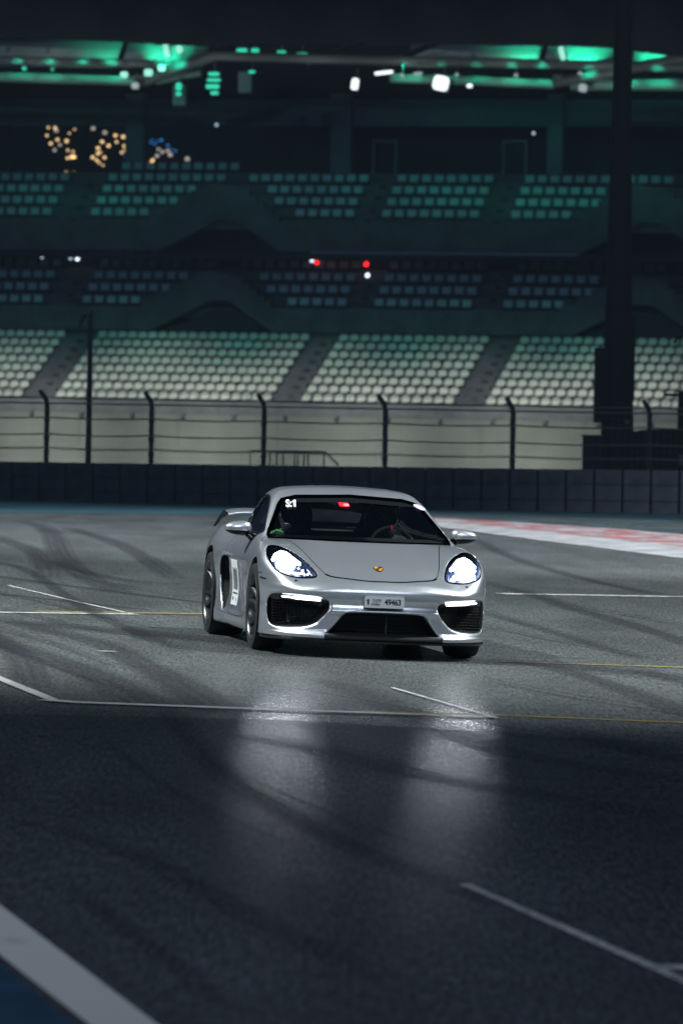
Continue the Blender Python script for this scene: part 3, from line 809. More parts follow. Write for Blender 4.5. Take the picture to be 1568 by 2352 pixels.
for k_, (s, z, w) in enumerate(((-18.8, 17.55, .14), (-17.0, 17.55, .18), (-15.6, 17.5, .10), (-12.05, 17.25, .34), (-10.85, 17.35, .40), (-10.2, 17.55, .36))):
    lamp(ORD[k_] + ' small green lamp from the left on the left canopy truss', s, 3.6, z, w, w * .8, GL if w < .3 else GL2, 0, 'green_lamp', 'small green lamps on the left truss')
for k_, (s, z, w, h) in enumerate(((-9.45, 16.72, .26, .34), (-9.45, 16.38, .24, .18), (-7.75, 17.30, .5, .16), (-7.75, 17.02, .62, .14), (-7.8, 16.72, .62, .20), (-7.7, 16.42, .36, .16), (-5.9, 17.4, .3, .12))):
    lamp(['upper green light beside the left hanging box', 'lower green light beside the left hanging box', 'topmost bar of the green light stack', 'second bar of the green light stack from the top', 'third bar of the green light stack, the brightest', 'lowest bar of the green light stack', 'single green light right of the hanging boxes'][k_], s, 3.9, z, w, h, GL, 0, 'green_lamp', 'green light bars beside the hanging boxes')
for k_, (s, z, w, h) in enumerate(((-7.35, 18.62, .5, .22), (-6.7, 18.60, .36, .26), (-5.4, 18.55, .40, .14), (-4.4, 18.42, .5, .20))):
    lamp(ORD[k_] + ' green light from the left above the truss peak', s, 6.8, z - .05, w, h, GL, 0, 'green_lamp', 'green lights behind the truss peak')
for k_, (s, z) in enumerate(((1.5, 17.2), (4.1, 17.22), (6.9, 17.2), (9.9, 17.28))):
    lamp(ORD[k_] + ' small dim lamp from the left on the right canopy truss', s, 3.4, z, .16, .14, WL2, 0, 'roof_lamp', 'small dim lamps on the right truss')

# green lamps washing the membrane (the fixtures above are lit)
def glow(s, d, z, tgt, p, an=120, col=(.02, 1.0, .55)):
    spot('green_wash_light', stw(s, d, z), stw(*tgt), p, an, .9, col, .15)
GP = 1.0
glow(-10.9, 4.6, 18.0, (-10.9, 6.6, 19.2), 380, 95)
glow(-13.4, 4.8, 18.1, (-14.2, 6.6, 19.0), 110, 95)
glow(9.4, 4.6, 17.8, (9.4, 6.6, 19.0), 480, 95)
glow(6.9, 4.8, 17.9, (6.2, 6.6, 19.0), 240, 95)
glow(12.6, 4.8, 17.7, (12.8, 6.6, 18.8), 260, 95)
for s in (-19, -17.4, -15.8, -14.2, -12.8, -10.2, -9.4, 1.5, 3.2, 4.9, 6.6, 8.0, 10.2, 11.8, 13.4):
    zt_ = 17.25 if s < -11 else (17.3 if s < 0 else (17.0 if s < 8.5 else 16.85))
    glow(s, 3.2, zt_ + .75, (s, 4.6, zt_), 60 if s < -14 or 2 < s < 5 else 90, 70, (.02, 1.0, .62))
for k in range(8):       # green spill on the seats below
    s = -17.5 + k * 4.2
    glow(s, -3.0, 18.3, (s, 9.6, 12.0), 270 * GP, 34, (.07, .82, .68))
    glow(s, -6.0, 17.8, (s, 5.2, 4.9), 900 * GP, 26, (.10, .95, .66))

for k in range(8):       # unseen fill lamps added to brighten the canopy trusses
    s = -18.5 + k * 4.5
    spot('truss_fill_light', stw(s, -20, 8), stw(s, 4, 17.9), 4300, 17, .8, (.78, 1.0, .93), .3)
# terrace floodlights (far down the track, above the picture)
for s in (-18, -10.5, -3, 4.5, 12):
    p = stw(s, -110, 21); spot('terrace_light', p, stw(s, 0, -1.3), 290000, 8.0, 1.0, (.97, 1.0, .92), .5)
# faint blue fill, added out of view to lift the whole stand
spot('stand_fill_light', stw(-30, -120, 40), stw(0, 8, 8), 16000, 34, .8, (.42, .66, 1.0), 1.5)

# small lamps and lights in the middle tier
def blob(label, s, d, z, r, m, group=None):
    e_ = empty('small_lamp', stw(s, d, z), (0, 0, -ANG), label, 'lamp', group)
    MB().ball((0, 0, 0), r, 10, 8).build('bulb', m, e_, smooth=True)
    MB().box((0, .05, r + .03), (r * 1.4, .06, .05)).build('lamp_body', LAMPB, e_)
RDL = mat('red_lamp_lit', (.9, .02, .02), emit=(1, .01, .015), estr=5.0)
WBL = mat('small_white_lamp_lit', (.8, .9, 1), emit=(.75, .88, 1.0), estr=2.6)
WBD = mat('small_blue_white_lamp_lit', (.5, .6, .7), emit=(.35, .5, .65), estr=1.2)
blob('white lamp in the middle tier at the far left', -17.95, 9, 8.92, .10, WBL)
blob('faint blue lamp above the far left lamp', -18.1, 9, 9.0, .08, WBD)
blob('bright white lamp left of the first gangway', -16.15, 9, 8.82, .10, WBL)
blob('faint blue-white lamp beside the bright white lamp', -16.5, 9, 8.85, .10, WBD)
blob('faint blue lamp above the bright white lamp', -16.75, 9, 9.05, .08, WBD)
blob('pale lamp beside the left red light', -4.42, 9, 8.84, .09, WBL)
blob('dim lamp above the left red light', -4.40, 9, 8.98, .07, WBD)
blob('left red light under the upper balcony', -4.18, 9, 8.74, .08, RDL)
blob('right red light under the upper balcony', -1.75, 9, 8.68, .10, RDL)
blob('pale lamp below the right red light', -1.68, 9, 8.16, .10, WBL)
blob('single dim lamp on the roof beam at the right', 5.35, 12.4, 15.03, .08, WBD)
blob('faint lamp on the roof beam left of centre', -10.4, 12.4, 15.4, .08, WBD)

# ---- far buildings seen through the open back of the stand
def tower(name, label, x0, x1, zt, y, lights):
    e_ = empty(name, ((x0 + x1) / 2, y, 0), label=label, cat='building')
    MB().box((0, 6, zt / 2), (x1 - x0, 12, zt)).build('wall', mat('night_facade', (.012, .014, .02), rough=.9), e_)
    for (x, z, m, r) in lights:
        MB().prism(rrect_(r * 2, r * 1.8, r * .4), -.1, .02, lambda a, b, q: (a + x - (x0 + x1) / 2, q, b + z)).build('window', m, e_)
WG = mat('warm_window_lit', (1, .8, .5), emit=(1.0, .66, .30), estr=1.35)
WGD = mat('dim_window_lit', (.6, .55, .5), emit=(.55, .48, .42), estr=.8)
WB = mat('blue_window_lit', (.1, .4, .9), emit=(.05, .35, .95), estr=.55)
gold = [(-22.8, 22.9), (-22.3, 22.9), (-22.9, 22.3), (-22.1, 22.0), (-22.6, 21.7), (-21.2, 22.5), (-20.8, 22.8), (-21.4, 21.9), (-21.3, 21.2), (-20.9, 21.1), (-21.0, 20.7), (-21.3, 20.6), (-20.8, 20.7), (-21.4, 19.5), (-21.0, 19.4), (-20.8, 19.5)]
gold2 = [(-19.4, 20.7), (-19.0, 21.0), (-18.8, 21.1), (-18.7, 21.9), (-18.5, 20.7), (-18.9, 20.3), (-18.6, 20.1), (-19.0, 21.4), (-19.1, 20.5), (-17.7, 22.4), (-17.1, 22.3), (-17.0, 21.6), (-16.9, 21.3), (-17.2, 21.1), (-18.2, 21.6), (-17.6, 21.9)]
dims = [(-22.3, 21.2), (-22.2, 22.7), (-18.5, 22.6), (-19.4, 22.9), (-19.5, 19.4), (-21.9, 21.6)]
blue = [(-14.9, 22.1), (-14.5, 22.0), (-14.2, 22.1), (-14.7, 21.8), (-13.7, 21.7), (-13.4, 21.4), (-13.1, 21.3), (-15.0, 21.9)]
dim2 = [(-14.4, 21.4), (-14.1, 21.2), (-13.7, 21.3), (-13.5, 21.0), (-14.5, 20.9), (-12.2, 20.7)]
random.seed(3)
def lst(l, m, r0): return [(x, z, m, r0 * random.uniform(.6, 1.25)) for x, z in l]
tower('distant_building', 'far dark building with warm lit windows at the far left', -34, -20.0, 40, 420, lst(gold, WG, .11) + lst(dims[:2] + dims[5:], WGD, .12))
tower('distant_building', 'far dark building with warm lit windows, second from the left', -19.8, -16.0, 40, 420, lst(gold2, WG, .11) + lst(dims[2:5], WGD, .12) + [(-16.9, 20.8, WB, .10)])
tower('distant_building', 'far dark building with a row of blue lights', -15.8, -4.0, 40, 420, lst(blue, WB, .09) + lst(dim2, WGD, .13) + [(-14.9, 20.4, WG, .13), (-14.8, 20.6, WG, .10)])
# ================================================================== the car
# car space: x across, y back from the nose, z up; the nose is at y = 0
CAR_YAW = R(8.8)
BANK = R(1.5)
CAR_X, CAR_Y = 0.33, 40.9
YF, YR = 1.0, 3.484     # axles

def pchip(xs, ys, x):
    xs = np.asarray(xs, float); ys = np.asarray(ys, float)
    h = np.diff(xs); d = np.diff(ys, axis=0) / h.reshape((-1,) + (1,) * (ys.ndim - 1))
    m = np.zeros_like(ys); m[1:-1] = np.where(d[:-1] * d[1:] > 0, 2 * d[:-1] * d[1:] / (d[:-1] + d[1:] + 1e-12 * np.sign(d[:-1] + d[1:] + 1e-30)), 0)
    m[0] = d[0]; m[-1] = d[-1]
    i = np.clip(np.searchsorted(xs, x) - 1, 0, len(xs) - 2)
    t = ((x - xs[i]) / h[i]); hh = h[i]
    if ys.ndim > 1: t = t[:, None]; hh = hh[:, None]
    return ((2*t**3 - 3*t**2 + 1) * ys[i] + (t**3 - 2*t**2 + t) * hh * m[i] + (-2*t**3 + 3*t**2) * ys[i+1] + (t**3 - t**2) * hh * m[i+1])

def tab1(xs, ys, n=1200):
    g = np.linspace(xs[0], xs[-1], n); v = pchip(xs, ys, g)
    return lambda x: np.interp(x, g, v)

def tab2(xr, xc, T, n=500, m=240, smooth=6):
    T = np.array(T, float)
    gr = np.linspace(xr[0], xr[-1], n); gc = np.linspace(xc[0], xc[-1], m)
    A = pchip(xr, T, gr)               # n x cols
    B = pchip(xc, A.T, gc).T           # n x m
    for _ in range(smooth):
        B[1:-1] = .25 * B[:-2] + .5 * B[1:-1] + .25 * B[2:]
        B[:, 1:-1] = .25 * B[:, :-2] + .5 * B[:, 1:-1] + .25 * B[:, 2:]
    dr = gr[1] - gr[0]; dc = gc[1] - gc[0]
    def f(r, c):
        a = np.clip((r - gr[0]) / dr, 0, n - 1.001); b = np.clip((c - gc[0]) / dc, 0, m - 1.001)
        i = a.astype(int); j = b.astype(int); a = a - i; b = b - j
        return (B[i, j] * (1-a) * (1-b) + B[i+1, j] * a * (1-b) + B[i, j+1] * (1-a) * b + B[i+1, j+1] * a * b)
    return f

Z_TOP = tab2([-.1, 0, .1, .25, .4, .6, .8, 1.0, 1.2, 1.5, 2.0, 2.6, 3.0, 3.4, 3.8, 4.2, 4.5],
             [0, .25, .45, .60, .70, .78, .86, .95],
 [[.47, .465, .455, .42, .38, .34, .30, .28], [.535, .53, .50, .46, .42, .38, .34, .32],
  [.578, .572, .545, .50, .465, .43, .39, .37], [.634, .627, .60, .572, .552, .525, .48, .46],
  [.684, .677, .655, .645, .642, .625, .58, .55], [.738, .731, .713, .718, .725, .713, .675, .63],
  [.786, .779, .761, .776, .787, .776, .738, .69], [.832, .824, .802, .812, .818, .806, .770, .72],
  [.866, .86, .835, .834, .836, .824, .785, .73], [.89, .885, .865, .853, .846, .832, .785, .73],
  [.88, .88, .87, .86, .850, .832, .778, .72], [.88, .88, .87, .862, .852, .836, .782, .73],
  [.88, .88, .875, .875, .870, .855, .812, .76], [.90, .90, .89, .895, .892, .88, .845, .79],
  [.88, .88, .88, .885, .882, .868, .83, .78], [.86, .86, .86, .86, .852, .835, .79, .74],
  [.82, .82, .82, .82, .81, .79, .75, .70]])
Y0 = tab1([.06, .10, .125, .15, .168, .185, .21, .30, .33, .352, .375, .40, .435, .46, .485, .51, .54, .575, .62, .7, 1.0],
          [.06, .02, -.006, -.02, -.018, .012, .03, .03, .016, .012, .034, .042, .036, .014, .0, .006, .03, .055, .075, .10, .14])
W_Y = tab1([0, 1.0, 1.5, 2.1, 2.6, 2.95, 3.3, 3.5, 3.8, 4.5], [.872, .872, .860, .846, .846, .862, .885, .890, .880, .83])
W_Z = tab1([.05, .10, .14, .18, .25, .45, .55, .66, .74, .80, .86, .95, 1.2],
           [-.10, -.045, -.012, -.008, -.003, -.002, .0, -.010, -.034, -.066, -.105, -.17, -.5])
SIDE_D = tab1([.10, .17, .20, .26, .42, .58, .66, .75], [.0, .012, .012, -.012, -.03, -.016, .002, .0])   # door hollow, sill edge
SIDE_Y = tab1([1.3, 1.6, 2.0, 2.7, 3.1, 3.3], [0, .7, 1, 1, .3, 0])
ROOF_Z = tab1([1.1, 1.6, 1.95, 2.2, 2.45, 2.7, 3.0, 3.4, 3.8, 4.1, 4.5], [1.30, 1.25, 1.210, 1.237, 1.246, 1.238, 1.20, 1.10, .965, .87, .80])
CAB_W = tab1([1.0, 2.0, 2.6, 3.2, 3.8, 4.4], [.0, .0, -.02, -.085, -.19, -.33])

def smax(a, b, k):
    h = np.clip(0.5 + 0.5 * (a - b) / k, 0, 1)
    return b * (1 - h) + a * h + k * h * (1 - h)
def smin(a, b, k): return -smax(-a, -b, k)

def sd_poly(px, py, poly, r=0.0):
    """signed distance to a 2D polygon (vectorised), grown by r"""
    d = np.full(px.shape, 1e9); s = np.ones(px.shape)
    n = len(poly)
    for i in range(n):
        ax, ay = poly[i]; bx, by = poly[i - 1]
        ex, ey = bx - ax, by - ay
        wx, wy = px - ax, py - ay
        t = np.clip((wx * ex + wy * ey) / (ex * ex + ey * ey), 0, 1)
        dx, dy = wx - ex * t, wy - ey * t
        d = np.minimum(d, dx * dx + dy * dy)
        c1 = py >= ay; c2 = py < by; c3 = ex * wy > ey * wx
        s = np.where((c1 & c2 & c3) | (~c1 & ~c2 & ~c3), -s, s)
    return s * np.sqrt(d) - r

def shrink_round(poly, it=3):
    """corner cutting for soft outlines"""
    P = [np.array(p, float) for p in poly]
    for _ in range(it):
        Q = []
        for i in range(len(P)):
            a, b = P[i], P[(i + 1) % len(P)]
            Q += [a * .78 + b * .22, a * .22 + b * .78]
        P = Q
    return [tuple(p) for p in P]

INT_SIDE = shrink_round([(.405, .415), (.405, .365), (.435, .315), (.53, .222), (.765, .205), (.812, .235), (.822, .40), (.785, .462), (.47, .437)], 2)
INT_MID = shrink_round([(-.45, .172), (.45, .172), (.395, .205), (.305, .325), (.255, .342), (-.255, .342), (-.305, .325), (-.395, .205)], 2)
HEAD = shrink_round([(.478, .588), (.488, .628), (.55, .708), (.63, .765), (.715, .798), (.785, .792), (.815, .74), (.81, .68), (.772, .605), (.64, .568), (.52, .574)], 2)
DUCT = shrink_round([(2.60, .648), (2.92, .660), (3.02, .60), (3.02, .45), (2.92, .30), (2.80, .215), (2.70, .26), (2.66, .40), (2.63, .56)], 2)
WS_POLY = [(0, .84), (.712, .84), (.690, .89), (.560, 1.098), (.528, 1.130), (.42, 1.158), (0, 1.178)]   # |x|, z
HEAD = [(.655 + (a - .655) * .965, .690 + (b - .690) * .955 + .004) for a, b in HEAD]
SIDEWIN = shrink_round([(1.47, .862), (1.78, .985), (2.06, 1.098), (2.28, 1.142), (2.55, 1.150), (2.85, 1.125), (3.08, 1.05), (3.18, .98), (3.02, .90), (2.6, .875)], 1)  # y, z
REARWIN = [(0, .90), (.44, .90), (.40, 1.08), (.34, 1.155), (0, 1.165)]

def f_plan(x, y, z):
    W = W_Y(y) + W_Z(z) + SIDE_D(z) * SIDE_Y(y)
    ax = np.abs(x) / W
    LF = 0.95 - Y0(z)
    v = np.where(y < .95, (.95 - y) / LF, np.where(y > 3.55, (y - 3.55) / (.90 - .10 * np.clip(np.abs(z - .6) * 2, 0, 1)), 0))
    n = 3.0
    return ((ax ** n + np.maximum(v, 0) ** n) ** (1 / n) - 1) * .87

def f_outer(x, y, z):
    """lower body without openings"""
    x = np.abs(x)
    g = smax(f_plan(x, y, z), (z - Z_TOP(y, x)) * .92, .030)
    return smax(g, np.where(y < .75, .138, .115) - z, .012)

def f_cabin(x, y, z):
    x = np.abs(x)
    fs = x - (.742 + CAB_W(y) - (z - .85) * .53)
    fr = z - (ROOF_Z(y) - .10 * x * x - .10 * x ** 4)
    yw = 1.17 + (z - .86) * 2.42 + .50 * x * x
    fw = (yw - y) * .40
    g = smax(fs * .86, fr, .075)
    g = smax(g, fw, .03)
    g = smax(g, (y - 4.2), .05)
    return np.maximum(g, .79 - z)

def f_union(x, y, z):
    a = f_outer(x, y, z); b = f_cabin(x, y, z)
    return smin(a, b, .022)

def wheel_cut(x, y, z):
    x = np.abs(x)
    a = np.maximum(np.hypot(y - YF, z - .334) - .368, .56 - x)
    b = np.maximum(np.hypot(y - YR, z - .336) - .374, .56 - x)
    return np.minimum(a, b)

def front_cuts(x, y, z):
    """depth below the skin measured straight back"""
    x = np.abs(x)
    dep = -f_plan(x, y, z)
    si = sd_poly(x, z, INT_SIDE) + .12 * np.clip(dep, 0, .2)
    mi = sd_poly(x, z, INT_MID) + .10 * np.clip(dep, 0, .2)
    c = np.maximum(np.minimum(si, mi), dep - .20)
    return np.where(y < .9, c, 1.0)

def head_cut(x, y, z):
    x = np.abs(x)
    dep = -f_outer(x, y, z)
    c = np.maximum(sd_poly(x, z, HEAD), dep - .085)
    return np.where(y < 1.3, c, 1.0)

def duct_cut(x, y, z):
    x = np.abs(x)
    dep = (W_Y(y) - x)
    d = sd_poly(y, z, DUCT) + .25 * np.clip(dep - .05, 0, .2)
    return np.where((x > .5), np.maximum(d, .62 - x), 1.0)

def cabin_hollow(x, y, z):
    c = f_cabin(x, y, z) + .035
    c = np.maximum(c, .60 - z)
    return np.maximum(c, np.maximum(1.30 - y, y - 3.75))

def window_cut(x, y, z):
    ax = np.abs(x)
    onc = np.abs(f_cabin(x, y, z)) - .07
    ws = np.maximum(sd_poly(ax, z, [(-.3, .84)] + WS_POLY[1:-1] + [(-.3, 1.19)]), y - 2.15)
    sw = np.maximum(sd_poly(y, z, SIDEWIN), .30 - ax)
    rw = np.maximum(sd_poly(ax, z, [(-.3, .90)] + REARWIN[1:-1] + [(-.3, 1.16)]), 3.15 - y)
    return np.maximum(np.minimum(np.minimum(ws, sw), rw), onc)

def f_body(x, y, z):
    g = f_union(x, y, z)
    g = smax(g, -wheel_cut(x, y, z), .012)
    g = smax(g, -front_cuts(x, y, z), .022)
    g = smax(g, -head_cut(x, y, z), .008)
    g = smax(g, -duct_cut(x, y, z), .012)
    g = np.maximum(g, -cabin_hollow(x, y, z))
    g = smax(g, -window_cut(x, y, z), .006)
    return g

def grad(f, P, e=.0015):
    G = np.empty_like(P)
    for k in range(3):
        a = P.copy(); b = P.copy(); a[:, k] += e; b[:, k] -= e
        G[:, k] = (f(a[:, 0], a[:, 1], a[:, 2]) - f(b[:, 0], b[:, 1], b[:, 2])) / (2 * e)
    return G

def surface_nets(f, gx, gy, gz):
    X, Y, Z = np.meshgrid(gx, gy, gz, indexing='ij')
    F = np.empty(X.shape)
    for i in range(X.shape[0]):
        F[i] = f(X[i].ravel(), Y[i].ravel(), Z[i].ravel()).reshape(X[i].shape)
    S = F < 0
    nx, ny, nz = F.shape
    acc = np.zeros((nx - 1, ny - 1, nz - 1, 3)); cnt = np.zeros((nx - 1, ny - 1, nz - 1))
    G = (gx, gy, gz)
    for ax in range(3):
        sl0 = [slice(None)] * 3; sl1 = [slice(None)] * 3
        sl0[ax] = slice(0, -1); sl1[ax] = slice(1, None)
        A = F[tuple(sl0)]; B = F[tuple(sl1)]
        cr = (A < 0) != (B < 0)
        idx = np.argwhere(cr)
        t = A[cr] / (A[cr] - B[cr])
        P = np.stack([G[k][idx[:, k]] for k in range(3)], 1).astype(float)
        P[:, ax] += t * (G[ax][idx[:, ax] + 1] - G[ax][idx[:, ax]])
        o1, o2 = [k for k in range(3) if k != ax]
        for d1 in (0, 1):
            for d2 in (0, 1):
                c = idx.copy(); c[:, o1] -= d1; c[:, o2] -= d2
                ok = np.all((c >= 0) & (c < np.array([nx - 1, ny - 1, nz - 1])), 1)
                cc = c[ok]
                np.add.at(acc, (cc[:, 0], cc[:, 1], cc[:, 2]), P[ok]); np.add.at(cnt, (cc[:, 0], cc[:, 1], cc[:, 2]), 1)
    act = cnt > 0
    vid = -np.ones(cnt.shape, int); vid[act] = np.arange(act.sum())
    V = acc[act] / cnt[act][:, None]
    quads = []
    for ax in range(3):
        o1, o2 = [(1, 2), (2, 0), (0, 1)][ax]
        sl0 = [slice(None)] * 3; sl1 = [slice(None)] * 3
        sl0[ax] = slice(0, -1); sl1[ax] = slice(1, None)
        A = S[tuple(sl0)]; B = S[tuple(sl1)]
        idx = np.argwhere(A != B)
        flip = A[A != B]
        ok = (idx[:, o1] > 0) & (idx[:, o2] > 0) & (idx[:, o1] < F.shape[o1] - 1) & (idx[:, o2] < F.shape[o2] - 1)
        idx = idx[ok]; flip = flip[ok]
        q = []
        for d1, d2 in ((1, 1), (0, 1), (0, 0), (1, 0)):
            c = idx.copy(); c[:, o1] -= d1; c[:, o2] -= d2
            q.append(vid[c[:, 0], c[:, 1], c[:, 2]])
        q = np.stack(q, 1)
        q[~flip] = q[~flip][:, ::-1]
        quads.append(q)
    return V, np.concatenate(quads)

def build_body():
    gx = np.arange(-.0135, .95, .009)
    gy = np.concatenate([np.arange(-.06, 1.45, .008), np.arange(1.45, 4.56, .0135)])
    gz = np.arange(.085, 1.30, .0088)
    V, Q = surface_nets(f_body, gx, gy, gz)
    for _ in range(2):      # slide the vertices onto the true surface
        v = f_body(V[:, 0], V[:, 1], V[:, 2]); G = grad(f_body, V)
        g2 = (G ** 2).sum(1)
        step = np.clip(v / np.maximum(g2, .2), -.004, .004)
        V = V - G * step[:, None]
    N = grad(f_body, V, .002); N /= np.linalg.norm(N, axis=1)[:, None] + 1e-9
    c = V[Q].mean(1)
    Q = Q[c[:, 0] > .001]
    mid = V[:, 0] < .0043
    V[mid, 0] = 0; N[mid, 0] = 0
    # mirror
    n = len(V)
    V2 = V * np.array([-1, 1, 1]); N2 = N * np.array([-1, 1, 1])
    return np.concatenate([V, V2]), np.concatenate([N, N2]), np.concatenate([Q, Q[:, ::-1] + n])
# ---- paint and trim
def paint_mat():
    m = mat('silver_paint', (.60, .63, .68), rough=.37, metal=.84, coat=1.0, coat_rough=.06)
    nt = m.node_tree; b = nt.nodes['Principled BSDF']
    tc = nt.nodes.new('ShaderNodeTexCoord')
    n = nt.nodes.new('ShaderNodeTexNoise'); n.inputs['Scale'].default_value = 260; n.inputs['Detail'].default_value = 1
    nt.links.new(tc.outputs['Object'], n.inputs['Vector'])
    bp = nt.nodes.new('ShaderNodeBump'); bp.inputs['Strength'].default_value = .35; bp.inputs['Distance'].default_value = .0012
    nt.links.new(n.outputs['Fac'], bp.inputs['Height']); nt.links.new(bp.outputs[0], b.inputs['Normal'])
    return m
PAINT = paint_mat()
BLACKPL = mat('black_plastic', (.012, .013, .016), rough=.45)
GLOSSBLK = mat('gloss_black_plastic', (.008, .009, .011), rough=.16)
TRIM = mat('matte_black_trim', (.006, .0065, .008), rough=.75)
RUBBER = mat('tyre_rubber', (.012, .0125, .015), rough=.85, noise=.25, nscale=20)
RIMM = mat('satin_grey_alloy', (.16, .165, .175), rough=.28, metal=.9)
RIMD = mat('dark_alloy_barrel', (.06, .062, .07), rough=.4, metal=.8)
DISC = mat('brake_disc_steel', (.20, .20, .21), rough=.45, metal=.9)
CHROME = mat('lamp_reflector', (.62, .66, .80), rough=.14, metal=1.0)
LAMPBLUE = mat('lamp_housing', (.06, .08, .17), rough=.32, metal=.6)
GLASS = glass_mat('clear_glass', (.90, .95, .97))
WSGLASS = glass_mat('windscreen_glass', (.84, .91, .94))
LED = mat('led_strip_lit', (.9, .95, 1), emit=(.93, .97, 1), estr=9.0)
LEDHOT = mat('headlamp_lit', (.9, .95, 1), emit=(.90, .95, 1), estr=17.0)
LEDMID = mat('headlamp_glow_surface', (.9, .95, 1), emit=(.84, .90, 1), estr=4.5)
WHITEPL = mat('white_print', (.80, .83, .86), rough=.5)
PLATEW = mat('plate_white', (.72, .74, .77), rough=.45)
INK = mat('black_ink', (.012, .016, .025), rough=.6)
REDTAG = mat('red_sticker', (.75, .012, .015), rough=.5, emit=(.9, .01, .015), estr=.28)  # faint emission added to the red, not a lamp
WHITETAG = mat('white_sticker', (.80, .82, .86), rough=.5, emit=(.8, .85, .9), estr=.10)  # white lifted by a slight added emission
OVALM = mat('pale_violet_sticker', (.52, .52, .85), rough=.5, emit=(.5, .5, .9), estr=.16, noise=.25, nscale=60)  # weak glow added to the sticker colour
GOLD = mat('gold_enamel', (.72, .36, .03), rough=.35, metal=.3)
DARKRED = mat('dark_red_enamel', (.10, .015, .01), rough=.35)
CLOTH = mat('dark_seat_cloth', (.010, .011, .013), rough=.9)

CAR = empty('sports_car', (CAR_X, CAR_Y, -math.sin(BANK) * CAR_X), (0, 0, 0),
            'silver two-seat sports coupe with lit headlights driving on the dark track', 'car')
CAR.matrix_world = Matrix.Translation((CAR_X, CAR_Y, -math.tan(BANK) * CAR_X)) @ Matrix.Rotation(BANK, 4, 'Y') @ Matrix.Rotation(CAR_YAW, 4, 'Z')

BV, BN, BQ = build_body()
BC = BV[BQ].mean(1)

def classify():
    x, y, z = np.abs(BC[:, 0]), BC[:, 1], BC[:, 2]
    sx = BC[:, 0]
    n = len(BC)
    G = np.full(n, 'rear_bumper', dtype=object)
    hood_x = np.interp(y, [.05, .12, .16, .25, .5, .8, 1.3], [.0, .22, .33, .415, .475, .535, .60])
    fc = f_cabin(x, y, z)
    fo = f_outer(x, y, z)
    cab = fc > fo - 1e9
    G[(y < 3.9)] = 'rear_fender'
    G[(y < 2.68) & (z < .9)] = 'door'
    G[(y < 1.42) & (z < .95)] = 'front_fender'
    G[(y < 1.42) & (y > .12) & (x < hood_x) & (z > .5)] = 'front_lid'
    seam = np.where(x > .78, .595, np.interp(x, [0, .22, .415, .50, .62, .78], [.566, .574, .596, .575, .565, .595]))
    G[(y < .98) & (z < seam) & (G != 'front_lid')] = 'front_bumper'
    G[(y < .7) & (z < seam) & (x < .42) & (y < .14)] = 'front_bumper'
    G[(z < .175) & (y > 1.3) & (y < 3.2)] = 'side_sill'
    top = (np.abs(fc) < .03) & (z > .9) & (fo > 0)
    G[top & (x > .40)] = 'roof_rail'
    G[top & (z > 1.12) & (z > np.interp(x, [0, .42, .6], [1.16, 1.14, 1.13]))] = 'roof'
    G[top & (y > 3.1)] = 'engine_lid'
    eps = .0075
    wc = np.abs(wheel_cut(x, y, z)) < eps
    G[wc & (x < np.interp(y, [0, 1, 3.4, 5], [.84, .845, .875, .86]))] = 'wheel_well'
    fcut = front_cuts(x, y, z); dep = -f_plan(x, y, z)
    G[(np.abs(fcut) < .012) & (dep > .030) & (y < .9)] = 'intake_lining'
    hc = head_cut(x, y, z)
    G[(np.abs(hc) < .008) & (-f_outer(x, y, z) > .004) & (y < 1.3)] = 'lamp_housing'
    dc = duct_cut(x, y, z)
    G[(np.abs(dc) < .012) & (f_outer(x, y, z) < -.012) & (y > 2.4) & (y < 3.1)] = 'side_intake_lining'
    ch = cabin_hollow(x, y, z)
    G[(np.abs(ch) < eps) & (f_union(x, y, z) < -.012)] = 'cabin_lining'
    wcut = window_cut(x, y, z)
    G[(np.abs(wcut) < .009) & (f_union(x, y, z) < -.006)] = 'cabin_lining'
    G[z < .1235] = 'underbody'
    G[(z < .176) & (x < .445) & (y < .5)] = 'underbody'
    for nm in ('front_fender', 'door', 'rear_fender', 'wheel_well', 'lamp_housing', 'side_intake_lining', 'side_sill', 'roof_rail'):
        s = G == nm
        G[s] = np.where(sx[s] > 0, nm + '|l', nm + '|r')
    return G

GM = {'wheel_well': TRIM, 'intake_lining': BLACKPL, 'lamp_housing': LAMPBLUE, 'side_intake_lining': TRIM, 'cabin_lining': TRIM, 'underbody': TRIM}
GG = classify()
for key in sorted(set(GG)):
    nm = key.split('|')[0]
    q = BQ[GG == key]
    u, inv_ = np.unique(q, return_inverse=True)
    mesh_obj(nm, BV[u], inv_.reshape(q.shape), GM.get(nm, PAINT), CAR, smooth=True, normals=BN[u])

# ---- laying outlines on the skin
def drape(P, d, f, off=0.0, tmax=4.0, coarse=260):
    """march each point of P along d until f < off"""
    P = np.asarray(P, float); d = np.asarray(d, float)
    t0 = np.zeros(len(P)); hit = np.full(len(P), tmax); found = np.zeros(len(P), bool)
    ts = np.linspace(0, tmax, coarse)
    prev = np.zeros(len(P))
    lo = np.zeros(len(P)); hi = np.full(len(P), tmax)
    for t in ts[1:]:
        Q = P + d * t
        v = f(Q[:, 0], Q[:, 1], Q[:, 2]) - off
        new = (v < 0) & ~found
        lo[new] = t - ts[1]; hi[new] = t; found |= new
    for _ in range(16):
        m = (lo + hi) / 2; Q = P + d * m[:, None]
        v = f(Q[:, 0], Q[:, 1], Q[:, 2]) - off
        hi = np.where(v < 0, m, hi); lo = np.where(v < 0, lo, m)
    return P + d * hi[:, None]

